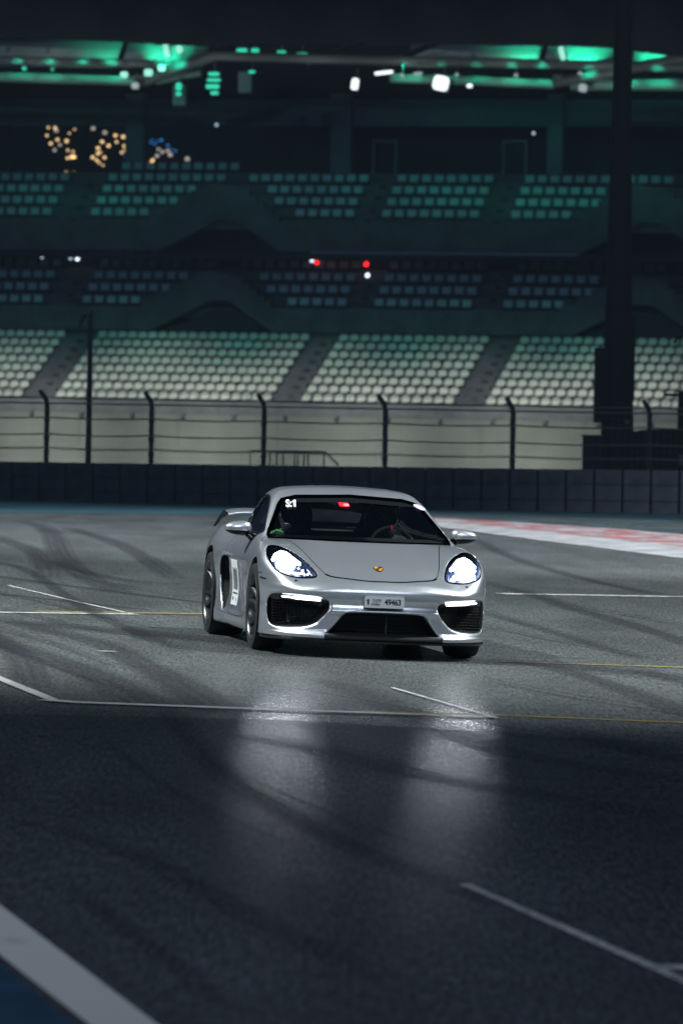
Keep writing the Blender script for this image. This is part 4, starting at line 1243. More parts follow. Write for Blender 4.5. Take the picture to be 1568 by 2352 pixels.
def fan_grid(poly, rings=14, per=1):
    """star-shaped outline filled by shrinking rings: 2D points + faces"""
    P = []
    n0 = len(poly)
    for i in range(n0):
        a = np.array(poly[i]); b = np.array(poly[(i + 1) % n0])
        for k in range(per): P.append(a + (b - a) * k / per)
    P = np.array(P); c = P.mean(0); n = len(P)
    V = []; F = []
    for r in range(rings):
        V.append(c + (P - c) * (1 - r / rings))
    V = np.concatenate(V + [c[None]])
    for r in range(rings - 1):
        for k in range(n):
            l = (k + 1) % n
            F.append((r * n + k, r * n + l, (r + 1) * n + l, (r + 1) * n + k))
    ci = rings * n
    for k in range(n): F.append(((rings - 1) * n + k, (rings - 1) * n + (k + 1) % n, ci))
    return V, F

def patch(name, poly, to3, d, f, material, parent, off=0.0, rings=12, per=1, coarse=260):
    V2, F = fan_grid(poly, rings, per)
    P = drape(np.array([to3(a, b) for a, b in V2]), d, f, off, coarse=coarse)
    N = grad(lambda a, b, c: f(a, b, c), P, .003); N /= np.linalg.norm(N, axis=1)[:, None]
    # orient faces outwards
    a, b, c = P[F[0][0]], P[F[0][1]], P[F[0][2]]
    if np.dot(np.cross(b - a, c - a), N[F[0][0]]) < 0: F = [tuple(reversed(q)) for q in F]
    return mesh_obj(name, P, F, material, parent, smooth=True, normals=N)

def seam(name, pts, d, f, w, material, parent, off=.0008, to3=lambda a, b: (a, b, 2.0), sub=10):
    """thin ribbon laid along a line on the skin"""
    P = []
    pts = [np.array(p, float) for p in pts]
    for i in range(len(pts) - 1):
        for k in range(sub): P.append(pts[i] + (pts[i + 1] - pts[i]) * k / sub)
    P.append(pts[-1]); P = np.array(P)
    T = np.gradient(P, axis=0); T /= np.linalg.norm(T, axis=1)[:, None] + 1e-9
    Nn = np.stack([-T[:, 1], T[:, 0]], 1)
    A = drape(np.array([to3(*p) for p in P + Nn * w / 2]), d, f, off)
    B = drape(np.array([to3(*p) for p in P - Nn * w / 2]), d, f, off)
    n = len(P)
    N = grad(f, np.concatenate([A, B]), .003); N /= np.linalg.norm(N, axis=1)[:, None]
    return mesh_obj(name, np.concatenate([A, B]), [(i, i + 1, n + i + 1, n + i) for i in range(n - 1)], material, parent, smooth=True, normals=N)

def curve(pts, n=6):
    """Catmull-Rom through 2D points"""
    P = [np.array(p, float) for p in pts]; P = [P[0] * 2 - P[1]] + P + [P[-1] * 2 - P[-2]]
    out = []
    for i in range(1, len(P) - 2):
        for k in range(n):
            t = k / n
            a, b, c, e = P[i-1], P[i], P[i+1], P[i+2]
            out.append(.5 * ((2*b) + (-a + c) * t + (2*a - 5*b + 4*c - e) * t*t + (-a + 3*b - 3*c + e) * t**3))
    out.append(P[-2])
    return [tuple(p) for p in out]

# ---- glazing
WSF = [(x, z) for x, z in WS_POLY[1:-1]]
ws_full = WSF + [(0, 1.177)] + [(-x, z) for x, z in reversed(WSF)] + [(0, .84)]
patch('windscreen', ws_full, lambda a, b: (a, .9, b), (0, 1, 0), f_cabin, WSGLASS, CAR, off=-.006, rings=10, per=5)
sunband = [(-.545, 1.11), (-.42, 1.154), (0, 1.174), (.42, 1.154), (.545, 1.11), (.43, 1.112), (0, 1.132), (-.43, 1.112)]
patch('sun_band', sunband, lambda a, b: (a, .9, b), (0, 1, 0), f_cabin, GLOSSBLK, CAR, off=.0, rings=3, per=5)
seam('windscreen_seal', ws_full + [ws_full[0]], (0, 1, 0), f_cabin, .024, GLOSSBLK, CAR, off=.0015, to3=lambda a, b: (a, .9, b), sub=8)
for s in (1, -1):
    patch('side_window', SIDEWIN, lambda a, b: (s * .95, a, b), (-s, 0, 0), f_cabin, WSGLASS, CAR, off=-.008, rings=6, per=3)
    # window frame bar between door pane and quarter pane
    seam('window_divider', [(2.62, .87), (2.70, 1.15)], (-s, 0, 0), f_cabin, .045, GLOSSBLK, CAR, off=.002, to3=lambda a, b: (s * .95, a, b))
    # bright edge strip and black drip rail along the side glass
    seam('window_seal', SIDEWIN + [SIDEWIN[0]], (-s, 0, 0), f_cabin, .020, GLOSSBLK, CAR, off=.0015, to3=lambda a, b: (s * .95, a, b), sub=4)
rw = [(x, z) for x, z in REARWIN[1:-1]]
patch('rear_window', rw + [(0, 1.16)] + [(-x, z) for x, z in reversed(rw)] + [(0, .90)], lambda a, b: (a, 4.3, b), (0, -1, 0), f_cabin, WSGLASS, CAR, off=-.006, rings=6, per=3)

# ---- shut lines
lid = [(x, y) for x, y in [(0, .098), (.12, .105), (.22, .128), (.32, .168), (.385, .215), (.42, .27)]]
full = [(-x, y) for x, y in reversed(lid)] + lid[1:]
seam('lid_gap', curve(full, 5), (0, 0, -1), f_outer, .017, TRIM, CAR, off=.0012, to3=lambda a, b: (a, b, 1.3), sub=2)
for s in (1, -1):
    ln = [(.42 * s, .27), (.445 * s, .36), (.475 * s, .5), (.515 * s, .75), (.565 * s, 1.05), (.60 * s, 1.22)]
    seam('lid_side_gap', curve(ln, 5), (0, 0, -1), f_outer, .005, TRIM, CAR, off=.001, to3=lambda a, b: (a, b, 1.3), sub=2)
    # lower rear edge of the wing, door edges
    X0_ = 1.2 * s
    t3 = lambda a, b: (X0_, a, b)
    dX = (-s, 0, 0)
    seam('door_gap', curve([(1.44, .83), (1.47, .7), (1.48, .45), (1.50, .30), (1.58, .235), (1.9, .215), (2.3, .215), (2.50, .235), (2.62, .32), (2.68, .42), (2.72, .60), (2.80, .70), (2.76, .79), (2.62, .835)]), dX, f_outer, .0055, TRIM, CAR, off=.001, to3=t3, sub=2)
    seam('fuel_flap_gap' if s > 0 else 'fender_gap', [(.60, .597), (.72, .596), (.80, .60)], dX, f_outer, .007, TRIM, CAR, off=.001, to3=t3)
    seam('side_marker', [(.50, .555), (.64, .562)], (0, 1, 0) if False else dX, f_outer, .012, GLOSSBLK, CAR, off=.0015, to3=t3)
    seam('quarter_gap', [(3.04, .31), (3.14, .32)], dX, f_outer, .005, TRIM, CAR, off=.001, to3=t3)
    # handle: a bright blade standing at the top of the side intake
    hb = MB()
    P = drape([(1.2 * s, 2.55, .672), (1.2 * s, 2.86, .682)], dX, f_outer)
    a, b = Vector(P[0]), Vector(P[1])
    hb.tube([a + Vector((s * .012, 0, 0)), a * .6 + b * .4 + Vector((s * .028, 0, 0)), a * .2 + b * .8 + Vector((s * .03, 0, 0)), b + Vector((s * .012, 0, 0))], [.008, .013, .014, .008], 8)
    hb.build('door_handle', PAINT, CAR, smooth=True)

# ---- front intakes: mesh, blades, lit strips
for s in (1, -1):
    g = empty('side_air_intake', parent=CAR)
    pan = MB()
    for i in range(10):
        z = .225 + i * .021
        pan.tube([(s * .46, .205, z), (s * .80, .36, z)], .0015, 4)
    for i in range(14):
        t = i / 13
        pan.tube([(s * (.46 + .34 * t), .207 + .155 * t, .215), (s * (.46 + .34 * t), .207 + .155 * t, .43)], .0016, 4)
    pan.build('radiator_grille', TRIM, g)
    hood_ = MB()      # black lamp carrier across the top of the opening
    top = [(.425, .405), (.80, .400), (.806, .440), (.775, .452), (.46, .430)]
    def carr(a, b, d):
        y = 1.0 - (1 - (a / .865) ** 3) ** (1 / 3) * .95 + .0 if a < .86 else .9
        return (s * a, y + d, b)
    n = 12
    for i in range(n):
        xa = .43 + (.80 - .43) * i / n; xb = .43 + (.80 - .43) * (i + 1) / n
        q = []
        for xx in (xa, xb):
            for zz, dd in ((.404, .012), (.437, .0), (.437, .09), (.404, .09)):
                q.append(carr(xx, zz + .012 * (xx - .43) / .37, dd + .004))
        hood_.add(q, [(0, 1, 5, 4), (0, 4, 7, 3), (1, 2, 6, 5)] + ([(0, 3, 2, 1)] if i == 0 else []) + ([(4, 5, 6, 7)] if i == n - 1 else []))
    hood_.build('lamp_carrier', GLOSSBLK, g)
    st = MB()
    pts = []
    for i in range(15):
        t = i / 14; xx = .475 + (.735 - .475) * t
        c_ = carr(xx, .4255 + .012 * (xx - .43) / .37, -.001)
        pts.append((c_, .0115 if t < .70 else (.0055 if t > .74 else .008)))
    st.tube([p[0] for p in pts], [p[1] for p in pts], 8)
    st.build('running_light', LED, g, smooth=True)
gm = MB()
for i in range(7): gm.tube([(-.40, .165, .185 + i * .023), (.40, .165, .185 + i * .023)], .002, 4)
for i in range(27): gm.tube([(-.39 + i * .03, .167, .175), (-.39 + i * .03, .167, .335)], .0015, 4)
gm.build('radiator_grille', TRIM, CAR)
MB().tube([(.03, .13, .19), (.03, .13, .325)], .005, 6).build('intake_strut', mat('dull_bracket', (.05, .06, .08), rough=.5), CAR)

# splitter lip in black below the bumper
sp = MB(); rows = []
for i in range(61):
    x = -.845 + 1.69 * i / 60
    y = 1.0 - (1 - min(.9999, abs(x / .868)) ** 3) ** (1 / 3) * .97
    rows.append((x, min(y - .045, .55)))
vsp = []
for x, y in rows:
    vsp += [(x, y + .012, .139), (x, y, .131), (x, y + .004, .118), (x, max(y + .30, .6), .116), (x, max(y + .3, .6), .139)]
fsp = []
for i in range(60):
    a = i * 5; b = a + 5
    fsp += [(a + k, a + (k + 1) % 5, b + (k + 1) % 5, b + k) for k in range(5)]
fsp += [(0, 1, 2, 3, 4), (304, 303, 302, 301, 300)][:2]
mesh_obj('front_splitter', vsp, fsp, GLOSSBLK, CAR)
fl = MB().box((0, 2.25, .128), (1.5, 3.4, .03)).build('floor_tray', TRIM, CAR)

# ---- headlights
for s in (1, -1):
    hl = empty('headlight', parent=CAR)
    HP = [(s * a, b) for a, b in HEAD]
    patch('lamp_lens', HP, lambda a, b: (a, -.1, b), (0, 1, 0), f_outer, GLASS, hl, off=-.001, rings=8, per=2)
    ring = HP + [HP[0]]
    seam('lens_seal', ring, (0, 1, 0), f_outer, .010, GLOSSBLK, hl, off=.0006, to3=lambda a, b: (a, -.1, b), sub=2)
    def onskin(x, z, back):
        p = drape([(s * x, -.1, z)], (0, 1, 0), f_outer)[0]
        g_ = grad(f_outer, p[None], .003)[0]; g_ /= np.linalg.norm(g_)
        return Vector(p) - Vector(g_) * back
    # upper light band, projector, lower light bars, small lamps
    ub = MB(); pts = [onskin(x, z, .030) for x, z in ((.775, .722), (.74, .750), (.70, .762), (.66, .752), (.615, .722), (.575, .700))]
    ub.tube(pts, [.014, .025, .033, .031, .023, .013], 10); ub.build('upper_light_band', LEDHOT, hl, smooth=True)
    c = onskin(.682, .69, .030)
    MB().ball(c, .052, 16, 12).build('projector_lamp', LEDHOT, hl, smooth=True)
    MB().ball(c + Vector((0, .03, -.0)), .070, 18, 12, (1.15, .4, .9)).build('lamp_bowl', mat('lit_lamp_bowl', (.7, .75, .9), rough=.2, metal=.8, emit=(.72, .82, 1.0), estr=1.3), hl, smooth=True)
    lb = MB(); pts = [onskin(x, z, .024) for x, z in ((.745, .640), (.70, .634), (.65, .630), (.60, .628), (.565, .630))]
    lb.tube(pts, [.004, .006, .006, .006, .004], 8); lb.build('lower_light_bar', LED, hl, smooth=True)
    l2 = MB(); pts = [onskin(x, z, .03) for x, z in ((.755, .665), (.75, .63), (.715, .602), (.66, .590), (.60, .588))]
    l2.tube(pts, [.006, .007, .007, .006, .004], 8); l2.build('lower_reflector', CHROME, hl, smooth=True)
    for (xx, zz, r_) in ((.575, .645, .011), (.57, .618, .009), (.545, .622, .009), (.76, .69, .010), (.74, .655, .008), (.60, .66, .008)):
        MB().ball(onskin(xx, zz, .02), r_, 10, 8).build('small_lamp', LEDMID, hl, smooth=True)
    MB().tube([onskin(.535, .652, .02), onskin(.515, .612, .02)], .005, 8).build('side_reflector', CHROME, hl, smooth=True)
    nz = onskin(.645, .557, -.002)
    MB().box(nz, (.018, .012, .012)).build('washer_nozzle', TRIM, hl)
    L = bpy.data.lights.new('headlight_beam', 'SPOT'); L.energy = 5; L.spot_size = R(60); L.spot_blend = .7
    L.color = (.86, .92, 1); L.shadow_soft_size = .06
    lo = bpy.data.objects.new('headlight_beam', L); COL.objects.link(lo); lo.parent = hl
    lo.location = onskin(.682, .69, -.05)
    lo.rotation_euler = Vector((0, -1, .012)).to_track_quat('-Z', 'Y').to_euler()

# ---- number plate
pl = empty('number_plate', parent=CAR)
py = -.006; pcx, pcz = -.012, .428
def rrect(w, h, r, n=5):
    o = []
    for cx, cy, a0 in ((w/2 - r, h/2 - r, 0), (-w/2 + r, h/2 - r, 90), (-w/2 + r, -h/2 + r, 180), (w/2 - r, -h/2 + r, 270)):
        for k in range(n + 1):
            a = R(a0 + 90 * k / n); o.append((cx + r * math.cos(a), cy + r * math.sin(a)))
    return o
MB().prism(rrect(.300, .086, .009), 0, .012, lambda a, b, d: (pcx + a, py + d, pcz + b)).build('plate_base', PLATEW, pl)
def text_obj(name, body, size, M, material, parent, bold=0.0, shear=0.0, sx=1.0, extrude=.0004, align='CENTER'):
    cu = bpy.data.curves.new(name, 'FONT'); cu.body = body; cu.size = size; cu.offset = bold; cu.shear = shear
    cu.extrude = extrude; cu.align_x = align; cu.align_y = 'CENTER'; cu.resolution_u = 4
    o = bpy.data.objects.new(name, cu); COL.objects.link(o)
    dg = bpy.context.evaluated_depsgraph_get()
    me = bpy.data.meshes.new_from_object(o.evaluated_get(dg))
    bpy.data.objects.remove(o)
    me.materials.clear(); me.materials.append(material)
    me.transform(M @ Matrix.Diagonal((sx, 1, 1, 1)))
    o = bpy.data.objects.new(name, me); COL.objects.link(o)
    if parent: o.parent = parent
    return o
FRONT = Matrix.Rotation(R(90), 4, 'X')       # text facing -Y, reading left to right for the camera
def ptxt(s_, x, z, size, bold, sx=1.0):
    text_obj('plate_lettering', s_, size, Matrix.Translation((pcx + x, py - .001, pcz + z)) @ FRONT, INK, pl, bold=bold, sx=sx)
ONE = [(-.006, -.021), (.007, -.021), (.007, .021), (-.001, .021), (-.014, .013), (-.014, .006), (-.006, .010)]
MB().prism(ONE, -.001, .0, lambda a, b, d: (pcx - .122 + a, py + d, pcz + b)).build('plate_lettering', INK, pl)
ptxt('49463', .064, .0, .060, .0022, .83)
ptxt('U.A.E', -.068, .001, .015, .0004, 1.1)
ptxt('دبي', -.058, .018, .02, .0004, 1.6)
ptxt('DUBAI', -.066, -.018, .018, .0008, 1.25)
m_ = MB()
for a, b in ((-.085, -.075), (-.062, -.034)): m_.box((pcx + (a + b) / 2, py - .001, pcz + .019), (b - a, .001, .004))
for a, b in ((-.040, -.034), (-.050, -.044)): m_.box((pcx + (a + b) / 2, py - .001, pcz + .001), (b - a, .001, .003))
m_.build('plate_lettering', INK, pl)

# ---- crest on the lid
cr = empty('bonnet_crest', parent=CAR)
shield = shrink_round([(-.030, .036), (0, .030), (.030, .036), (.030, -.005), (.018, -.028), (0, -.038), (-.018, -.028), (-.030, -.005)], 2)
def crestpiece(nm, poly, m, off):
    patch(nm, poly, lambda a, b: (a - .012, .335 + b * 1.25, 1.3), (0, 0, -1), f_outer, m, cr, off=off, rings=3, coarse=400)
crestpiece('crest_rim', [(a * 1.18, b * 1.15) for a, b in shield], CHROME, .003)
crestpiece('crest_shield', shield, GOLD, .0045)
crestpiece('crest_quarter', [(.002, .030), (.027, .031), (.027, .006), (.002, .004)], DARKRED, .006)
crestpiece('crest_quarter', [(-.026, -.002), (-.002, -.004), (-.002, -.034), (-.016, -.026), (-.025, -.012)], DARKRED, .006)
crestpiece('crest_centre', [(-.009, .010), (.009, .010), (.009, -.004), (0, -.012), (-.009, -.004)], INK, .0075)

# ---- stickers on the glass
def ws_sticker(nm, poly, m, off=.004, parent=CAR):
    return patch(nm, poly, lambda a, b: (a, .9, b), (0, 1, 0), f_cabin, m, parent, off=off, rings=3, per=3, coarse=400)
def ws_text(body, x, z, size, m, bold, shear, sx, tilt):
    o = text_obj('windscreen_lettering', body, size, Matrix.Rotation(tilt, 4, 'Z'), m, CAR, bold=bold, shear=shear, sx=sx, extrude=0)
    me = o.data
    co = np.array([v.co for v in me.vertices])
    P = drape(np.stack([x + co[:, 0], np.full(len(co), .9), z + co[:, 1]], 1), (0, 1, 0), f_cabin, .004, coarse=500)
    me.vertices.foreach_set('co', P.ravel()); me.update()
ws_text('S:', -.496, 1.100, .072, mat('white_sticker_glow', (.85, .88, .92), rough=.5, emit=(.85, .9, 1), estr=.35), .0022, .32, .92, R(4.5))  # lettering is brightened by added emission
one_ = []
for a, b in ONE:
    one_.append((-.445 + a * 1.25 + b * .33, 1.106 + b * 1.2 + a * .1))
ws_sticker('windscreen_lettering', one_, MATS['white_sticker_glow'])
ws_sticker('red_tag', [(-.113, 1.126), (-.035, 1.127), (-.028, 1.099), (-.106, 1.097)], REDTAG)
ws_text('CD', -.055, 1.109, .022, WHITETAG, .0008, 0, 1.25, 0)
ov = []
for k in range(22):
    a = 2 * math.pi * k / 22
    u, v = .050 * math.cos(a), .0165 * math.sin(a)
    t = R(-20); ov.append((.548 + u * math.cos(t) - v * math.sin(t), 1.112 + u * math.sin(t) + v * math.cos(t)))
ws_sticker('oval_sticker', ov, OVALM)

# ---- notice on the right-hand door
nb = empty('door_notice', parent=CAR)
def dpatch(nm, a0, a1, b0, b1, m, off):
    patch(nm, [(a0, b0), (a1, b0), (a1, b1), (a0, b1)], lambda a, b: (-1.2, a, b), (1, 0, 0), f_outer, m, nb, off=off, rings=5, per=5, coarse=300)
dpatch('notice_sheet', 2.10, 2.46, .285, .640, WHITEPL, .0025)
dk = mat('notice_grey_print', (.12, .14, .16), rough=.6)
for i in range(5):
    dpatch('notice_print', 2.16 + i * .049, 2.16 + i * .049 + .034, .405, .578 - .01 * (i % 2), dk, .004)
dpatch('notice_print', 2.15, 2.41, .372, .383, INK, .004)
dpatch('notice_print', 2.37, 2.395, .325, .35, INK, .004)
dpatch('notice_print', 2.335, 2.36, .318, .345, INK, .004)
dpatch('notice_print', 2.18, 2.20, .310, .345, dk, .004)
dpatch('round_badge', 2.36, 2.44, .245, .28, mat('grey_badge', (.09, .10, .13), rough=.5), .0025)

# ---- mirrors
for s in (1, -1):
    mr = empty('wing_mirror', parent=CAR)
    def fm(x, y, z):
        a = (x * s - .885) / .105; b = (y - 1.80) / .085; c_ = (z - .898) / (.056 - .014 * a)
        return ((np.abs(a) ** 2.6 + np.abs(b) ** 2.4 + np.abs(c_) ** 2.3) ** (1 / 2.4) - 1) * .06
    g0 = np.sort(s * np.linspace(.76, 1.01, 34))
    V, Q = surface_nets(fm, g0, np.linspace(1.69, 1.91, 26), np.linspace(.83, .97, 24))
    N = grad(fm, V); N /= np.linalg.norm(N, axis=1)[:, None]
    cz = V[Q].mean(1)[:, 2]; cx_ = V[Q].mean(1)[:, 0] * s
    lowm = cz < .882 + .02 * (cx_ - .88)
    for nm, sel, m in (('mirror_cap', ~lowm, PAINT), ('mirror_base', lowm, GLOSSBLK)):
        q_ = Q[sel]; u, iv = np.unique(q_, return_inverse=True)
        mesh_obj(nm, V[u], iv.reshape(q_.shape), m, mr, smooth=True, normals=N[u])
    MB().tube([(s * .845, 1.80, .872), (s * .80, 1.77, .83), (s * .765, 1.74, .795)], [.016, .013, .018], 8).tube(
        [(s * .80, 1.80, .872), (s * .775, 1.78, .85), (s * .75, 1.76, .83)], [.014, .012, .014], 8).build('mirror_stalk', GLOSSBLK, mr, smooth=True)

# ---- rear wing
wg = empty('rear_wing', parent=CAR)
airfoil = [(0, .0), (.03, .014), (.10, .022), (.18, .024), (.235, .034), (.245, .03), (.19, .010), (.10, .0), (.03, -.006)]
def wingp(a, b, d):
    k = abs(d); dz = -.02 * max(0, (k - .5) / .15) ** 2
    return (d, 4.10 + a + .05 * k * k, .962 + b + .012 * (1 - k * k) + dz)
wv = []; wf = []
NS = 25; na = len(airfoil)
for i in range(NS):
    d = -.65 + 1.30 * i / (NS - 1)
    wv += [wingp(a, b, d) for a, b in airfoil]
for i in range(NS - 1):
    wf += [(i * na + k, i * na + (k + 1) % na, (i + 1) * na + (k + 1) % na, (i + 1) * na + k) for k in range(na)]
mesh_obj('wing_blade', wv, wf, PAINT, wg, smooth=True)
for s in (1, -1):
    MB().prism([(4.15, .93), (4.22, .968), (4.43, .985), (4.44, .93), (4.40, .845), (4.36, .845), (4.30, .90)], .648 * s, .662 * s, lambda a, b, d: (d + s * .06 * (.97 - b) / .1, a, b)).build('wing_endplate', GLOSSBLK, wg)
    MB().prism([(4.18, .95), (4.30, .95), (4.30, .84), (4.22, .84)], .30 * s, .315 * s, lambda a, b, d: (d, a, b)).build('wing_strut', GLOSSBLK, wg)

# ---- wheels
def make_wheel(width, rt, ro):
    w = empty('wheel', parent=CAR)
    h = width / 2
    MB().lathe([(.256, -h + .01), (.29, -h - .001), (.318, -h + .008), (rt - .006, -h + .03), (rt, -h + .055), (rt, h - .055), (rt - .006, h - .03), (.318, h - .008), (.29, h + .001), (.256, h - .01)], 56).build('tyre', RUBBER, w, smooth=True)
    MB().lathe([(.262, h - .012), (.258, h - .002), (.250, h - .006), (.243, h - .02), (.236, h - .05), (.226, 0), (.224, -h + .02), (.262, -h + .012)], 56).build('rim', RIMM, w, smooth=True)
    MB().lathe([(.222, -.02), (.05, -.03)], 40).build('rim_barrel', RIMD, w, smooth=True)
    d_ = MB().lathe([(.185, -.005), (.185, .012), (.09, .012), (.09, -.005)], 40, closed=True); d_.build('brake_disc', DISC, w)
    for k in range(5):
        an = 2 * math.pi * k / 5 + ro
        sp_ = MB()
        for t in (-1, 1):
            P = []
            for j in range(7):
                u = j / 6
                r_ = .045 + .200 * u
                off = t * (.012 + .046 * u ** 1.3)
                P.append((h - .055 + .030 * u - .018 * math.sin(u * math.pi), r_, off))
            hw = .015
            vv = []
            for (a_, r_, o_) in P:
                for (dd, aa) in ((-hw, 0), (-hw * .6, .012), (hw * .6, .012), (hw, 0), (hw, -.03), (-hw, -.03)):
                    rr, oo = r_, o_ + dd
                    vv.append((a_ + aa, rr * math.cos(an) - oo * math.sin(an), rr * math.sin(an) + oo * math.cos(an)))
            ff = []
            for j in range(6):
                ff += [(j * 6 + q, j * 6 + (q + 1) % 6, (j + 1) * 6 + (q + 1) % 6, (j + 1) * 6 + q) for q in range(6)]
            sp_.add(vv, ff)
        sp_.build('spoke', RIMM, w, smooth=False)
    MB().lathe([(.0005, h - .03), (.028, h - .032), (.034, h - .045), (.062, h - .055), (.066, h - .09)], 24).build('hub', RIMM, w, smooth=True)
    return w
wheel_f = make_wheel(.235, .330, .25)
wheel_r = make_wheel(.290, .334, .9)
def copy_tree(o, parent=None):
    c = o.copy(); COL.objects.link(c); c.parent = parent
    for ch in [x for x in o.children]: copy_tree(ch, c)
    return c
for src, x, y, hh in ((wheel_f, .752, YF, .330), (wheel_r, .738, YR, .334)):
    o2 = copy_tree(src, CAR)
    src.location = (-x, y, hh); src.rotation_euler = (0, 0, math.pi)
    o2.location = (x, y, hh); o2.rotation_euler = (0, 0, 0)

# ---- cabin: dash, wheel, seats, mirror, rear shelf bar
dm = mat('dashboard_black', (.010, .011, .013), rough=.6)
MB().prism([(1.32, .835), (1.55, .868), (1.80, .862), (1.90, .82), (1.90, .60), (1.32, .60)], -.66, .66, lambda a, b, d: (d, a, b)).build('dashboard', dm, CAR)
sw = empty('steering_wheel', parent=CAR)
Msw = Matrix.Translation((.345, 1.92, .785)) @ Matrix.Rotation(R(-22), 4, 'X')
ringp = [Msw @ Vector((.175 * math.cos(2 * math.pi * k / 32), 0, .175 * math.sin(2 * math.pi * k / 32))) for k in range(32)]
MB().tube(ringp, .0135, 8, closed=True).build('wheel_ring', mat('grey_suede', (.05, .052, .056), rough=.8), sw, smooth=True)
spk = MB()
for a in (0, 180, 270):
    spk.tube([Msw @ Vector((0, .01, 0)), Msw @ Vector((.17 * math.cos(R(a)), 0, .17 * math.sin(R(a))))], .012, 6)
spk.build('wheel_spoke', BLACKPL, sw)
MB().box(Msw @ Vector((0, -.001, .175)), (.012, .03, .03)).build('centre_mark', REDTAG, sw)
for sx_ in (-.36, .36):
    st_ = empty('seat', parent=CAR)
    bk = MB()
    bk.prism(shrink_round([(-.25, .35), (-.27, .75), (-.20, .86), (-.13, .98), (-.10, 1.085), (.10, 1.085), (.13, .98), (.20, .86), (.27, .75), (.25, .35)], 2), 0, .09,
             lambda a, b, d: (sx_ + a, 2.58 + d + (b - .35) * .24, b))
    bk.build('seat_back', CLOTH, st_)
    MB().box((sx_, 2.3, .34), (.50, .52, .12)).build('seat_cushion', CLOTH, st_)
im = empty('rear_view_mirror', parent=CAR)
MB().prism(rrect(.20, .055, .02), 0, .03, lambda a, b, d: (a - .0, 1.98 + d, b + 1.092)).build('mirror_body', GLOSSBLK, im)
MB().tube([(0, 1.96, 1.15), (0, 1.99, 1.11)], .01, 8).build('mirror_stem', GLOSSBLK, im)
MB().tube([(-.5, 3.05, .93), (.5, 3.05, .93)], .018, 8).build('cross_bar', BLACKPL, CAR)
MB().box((0, 3.35, .86), (1.0, .9, .03)).build('rear_shelf', TRIM, CAR)

# ================================================================== people in the car
SKIN = mat('skin', (.30, .17, .12), rough=.55)
RACE = mat('dark_race_suit', (.016, .017, .022), rough=.85)
HELM = mat('dark_helmet', (.03, .032, .038), rough=.22)
HELM2 = mat('helmet_pale_trim', (.16, .17, .19), rough=.3)
VIS = glass_mat('helmet_visor', (.35, .37, .4))
GREEN = mat('green_collar', (.05, .45, .08), rough=.6, emit=(.05, .5, .1), estr=.05)  # slight glow added to the green cloth

def seg(P, a, b, r0, r1):
    a = np.array(a); b = np.array(b); d = b - a
    w = P - a; t = np.clip((w @ d) / (d @ d), 0, 1)
    return np.linalg.norm(w - t[:, None] * d, axis=1) - (r0 + (r1 - r0) * t)

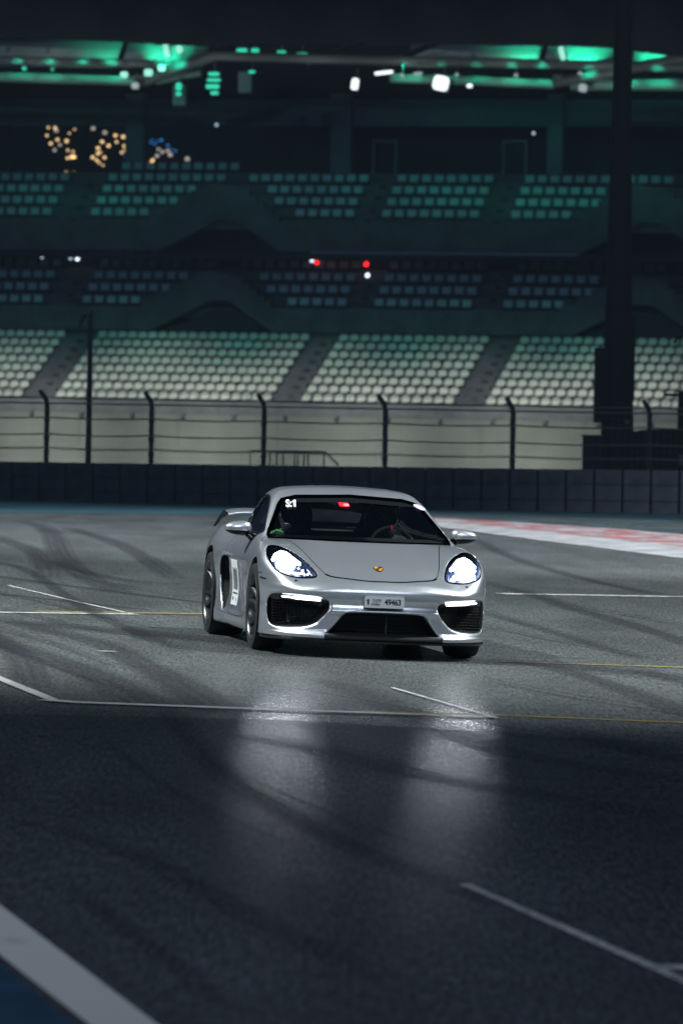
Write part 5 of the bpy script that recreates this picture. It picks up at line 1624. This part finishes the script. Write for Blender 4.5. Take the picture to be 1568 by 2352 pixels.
def make_person(label, X, hands, head_turn, green):
    W_ = CAR.matrix_world
    o = empty('person', label=label, cat='person')
    o.matrix_world = W_ @ Matrix.Translation((X, 2.40, .34))
    hip = (0, 0.02, .08); che = (0, .16, .42); nk = (0, .17, .53); hd = (0, .11, .645)
    chain = [(hip, che, .155, .165), ((-.155, .17, .47), (.155, .17, .47), .062, .062), (che, nk, .12, .055), (nk, hd, .055, .06)]
    for s in (1, -1):
        sh = (s * .19, .16, .46); el = (s * .235, -.08, .27); ha = (s * hands[0], hands[1], hands[2])
        chain += [(sh, el, .056, .044), (el, ha, .042, .030)]
        hp = (s * .09, .0, .07); kn = (s * .13, -.42, .20); an = (s * .10, -.78, -.05)
        chain += [(hp, kn, .085, .062), (kn, an, .055, .04), (an, (s * .10, -.90, -.02), .04, .032)]
        # palm, four fingers and thumb, closed round the rim or lying on the knee
        fw = np.array([0, -1, .15]); fw /= np.linalg.norm(fw)
        h0 = np.array(ha); pm = h0 + fw * .05
        chain.append((ha, tuple(pm), .026, .024))
        for k in range(4):
            b0 = pm + np.array([s * (-.024 + .016 * k), 0, .004]); ln = (.040, .045, .042, .033)[k]
            b1 = b0 + fw * ln * .6 + np.array([0, 0, -.012]); b2 = b1 + np.array([0, .012, -.026])
            chain += [(tuple(b0), tuple(b1), .0085, .008), (tuple(b1), tuple(b2), .008, .007)]
        t0 = h0 + np.array([-s * .024, -.015, .0]); t1 = t0 + np.array([-s * .018, -.025, -.012])
        chain += [(tuple(t0), tuple(t1), .010, .0085), (tuple(t1), tuple(t1 + np.array([0, -.018, -.010])), .0085, .0075)]
    ct, st_ = math.cos(head_turn), math.sin(head_turn)
    def f(x, y, z):
        P = np.stack([x, y, z], 1)
        g = None
        for a, b, r0, r1 in chain:
            d = seg(P, a, b, r0, r1)
            g = d if g is None else smin(g, d, .012 if min(r0, r1) < .02 else .03)
        # head: skull, jaw, nose, brow, lips
        Q = P - np.array(hd); Q = np.stack([Q[:, 0] * ct + Q[:, 1] * st_, -Q[:, 0] * st_ + Q[:, 1] * ct, Q[:, 2]], 1)
        sk = (np.sqrt((Q[:, 0] / .074) ** 2 + ((Q[:, 1] - .01) / .095) ** 2 + ((Q[:, 2] - .03) / .095) ** 2) - 1) * .07
        jw = (np.sqrt((Q[:, 0] / .055) ** 2 + ((Q[:, 1] + .03) / .058) ** 2 + ((Q[:, 2] + .055) / .06) ** 2) - 1) * .05
        hdq = smin(sk, jw, .03)
        hdq = smin(hdq, seg(Q, (0, -.083, .015), (0, -.102, -.018), .008, .013), .012)
        hdq = smin(hdq, seg(Q, (-.03, -.080, .027), (.03, -.080, .027), .009, .009), .01)
        hdq = smin(hdq, seg(Q, (-.017, -.084, -.048), (.017, -.084, -.048), .006, .006), .008)
        for s in (1, -1):
            hdq = smax(hdq, -(np.linalg.norm(Q - np.array([s * .029, -.088, .012]), axis=1) - .012), .01)
            hdq = smin(hdq, seg(Q, (s * .072, .012, -.01), (s * .078, .018, .03), .010, .013), .008)
        return smin(g, hdq, .02)
    V, Q = surface_nets(f, np.arange(-.34, .345, .0105), np.arange(-.98, .36, .0105), np.arange(-.12, .79, .0105))
    N = grad(f, V); N /= np.linalg.norm(N, axis=1)[:, None]
    body = mesh_obj('body', V, Q, RACE, o, smooth=True, normals=N)
    body.data.materials.append(SKIN)
    cz = V[Q].mean(1); sk_ = (cz[:, 2] > .545)
    body.data.polygons.foreach_set('material_index', sk_.astype(int))
    for s in (1, -1):
        e = Vector((s * .029, -.083, .012)); e = Vector((e.x * ct - e.y * st_, e.x * st_ + e.y * ct, e.z)) + Vector(hd)
        MB().ball(e, .012, 10, 8).build('eye', mat('eye_white', (.55, .55, .55), rough=.2), o, smooth=True)
    # full-face helmet with an opening for the eyes
    def fh(x, y, z):
        P = np.stack([x, y, z], 1) - np.array(hd); P = np.stack([P[:, 0] * ct + P[:, 1] * st_, -P[:, 0] * st_ + P[:, 1] * ct, P[:, 2]], 1)
        out = (np.sqrt((P[:, 0] / .133) ** 2 + ((P[:, 1] + .005) / .150) ** 2 + ((P[:, 2] - .01) / .150) ** 2) - 1) * .13
        chin = (np.sqrt((P[:, 0] / .105) ** 2 + ((P[:, 1] + .07) / .095) ** 2 + ((P[:, 2] + .085) / .07) ** 2) - 1) * .08
        out = smin(out, chin, .03)
        g = np.maximum(out, -(out + .022))
        g = np.maximum(g, -.125 - P[:, 2])
        op = sd_poly(P[:, 0], P[:, 2], [(-.10, .005), (-.105, .05), (-.07, .075), (.07, .075), (.105, .05), (.10, .005), (.07, -.045), (-.07, -.045)])
        return smax(g, -np.maximum(op, P[:, 1] + .03), .008)
    V, Q = surface_nets(fh, np.arange(-.16, .165, .008), np.arange(-.09, .30, .008), np.arange(.48, .83, .008))
    N = grad(fh, V, .002); N /= np.linalg.norm(N, axis=1)[:, None] + 1e-9
    mesh_obj('helmet', V, Q, HELM, o, smooth=True, normals=N)
    tr = MB(); pts = []
    for a, b in [(-.108, .0), (-.110, .05), (-.072, .082), (0, .088), (.072, .082), (.110, .05), (.108, .0)]:
        yy = -.150 * math.sqrt(max(.02, 1 - (a / .133) ** 2 - (b / .15) ** 2)) - .008
        pts.append(Vector((a * ct - yy * st_, a * st_ + yy * ct, b)) + Vector(hd))
    tr.tube(pts, .006, 6); tr.build('visor_edge', HELM2, o, smooth=True)
    if green:
        MB().tube([(-.20, .10, .50), (-.15, .06, .535), (-.10, .03, .52)], .012, 8).build('collar', GREEN, o, smooth=True)
    return o
make_person('person in dark helmet gripping the steering wheel in the driving seat', .345, (.16, -.40, .46), R(4), False)
make_person('person in dark helmet with head turned in the passenger seat, no steering wheel', -.335, (.13, -.36, .27), R(-14), True)
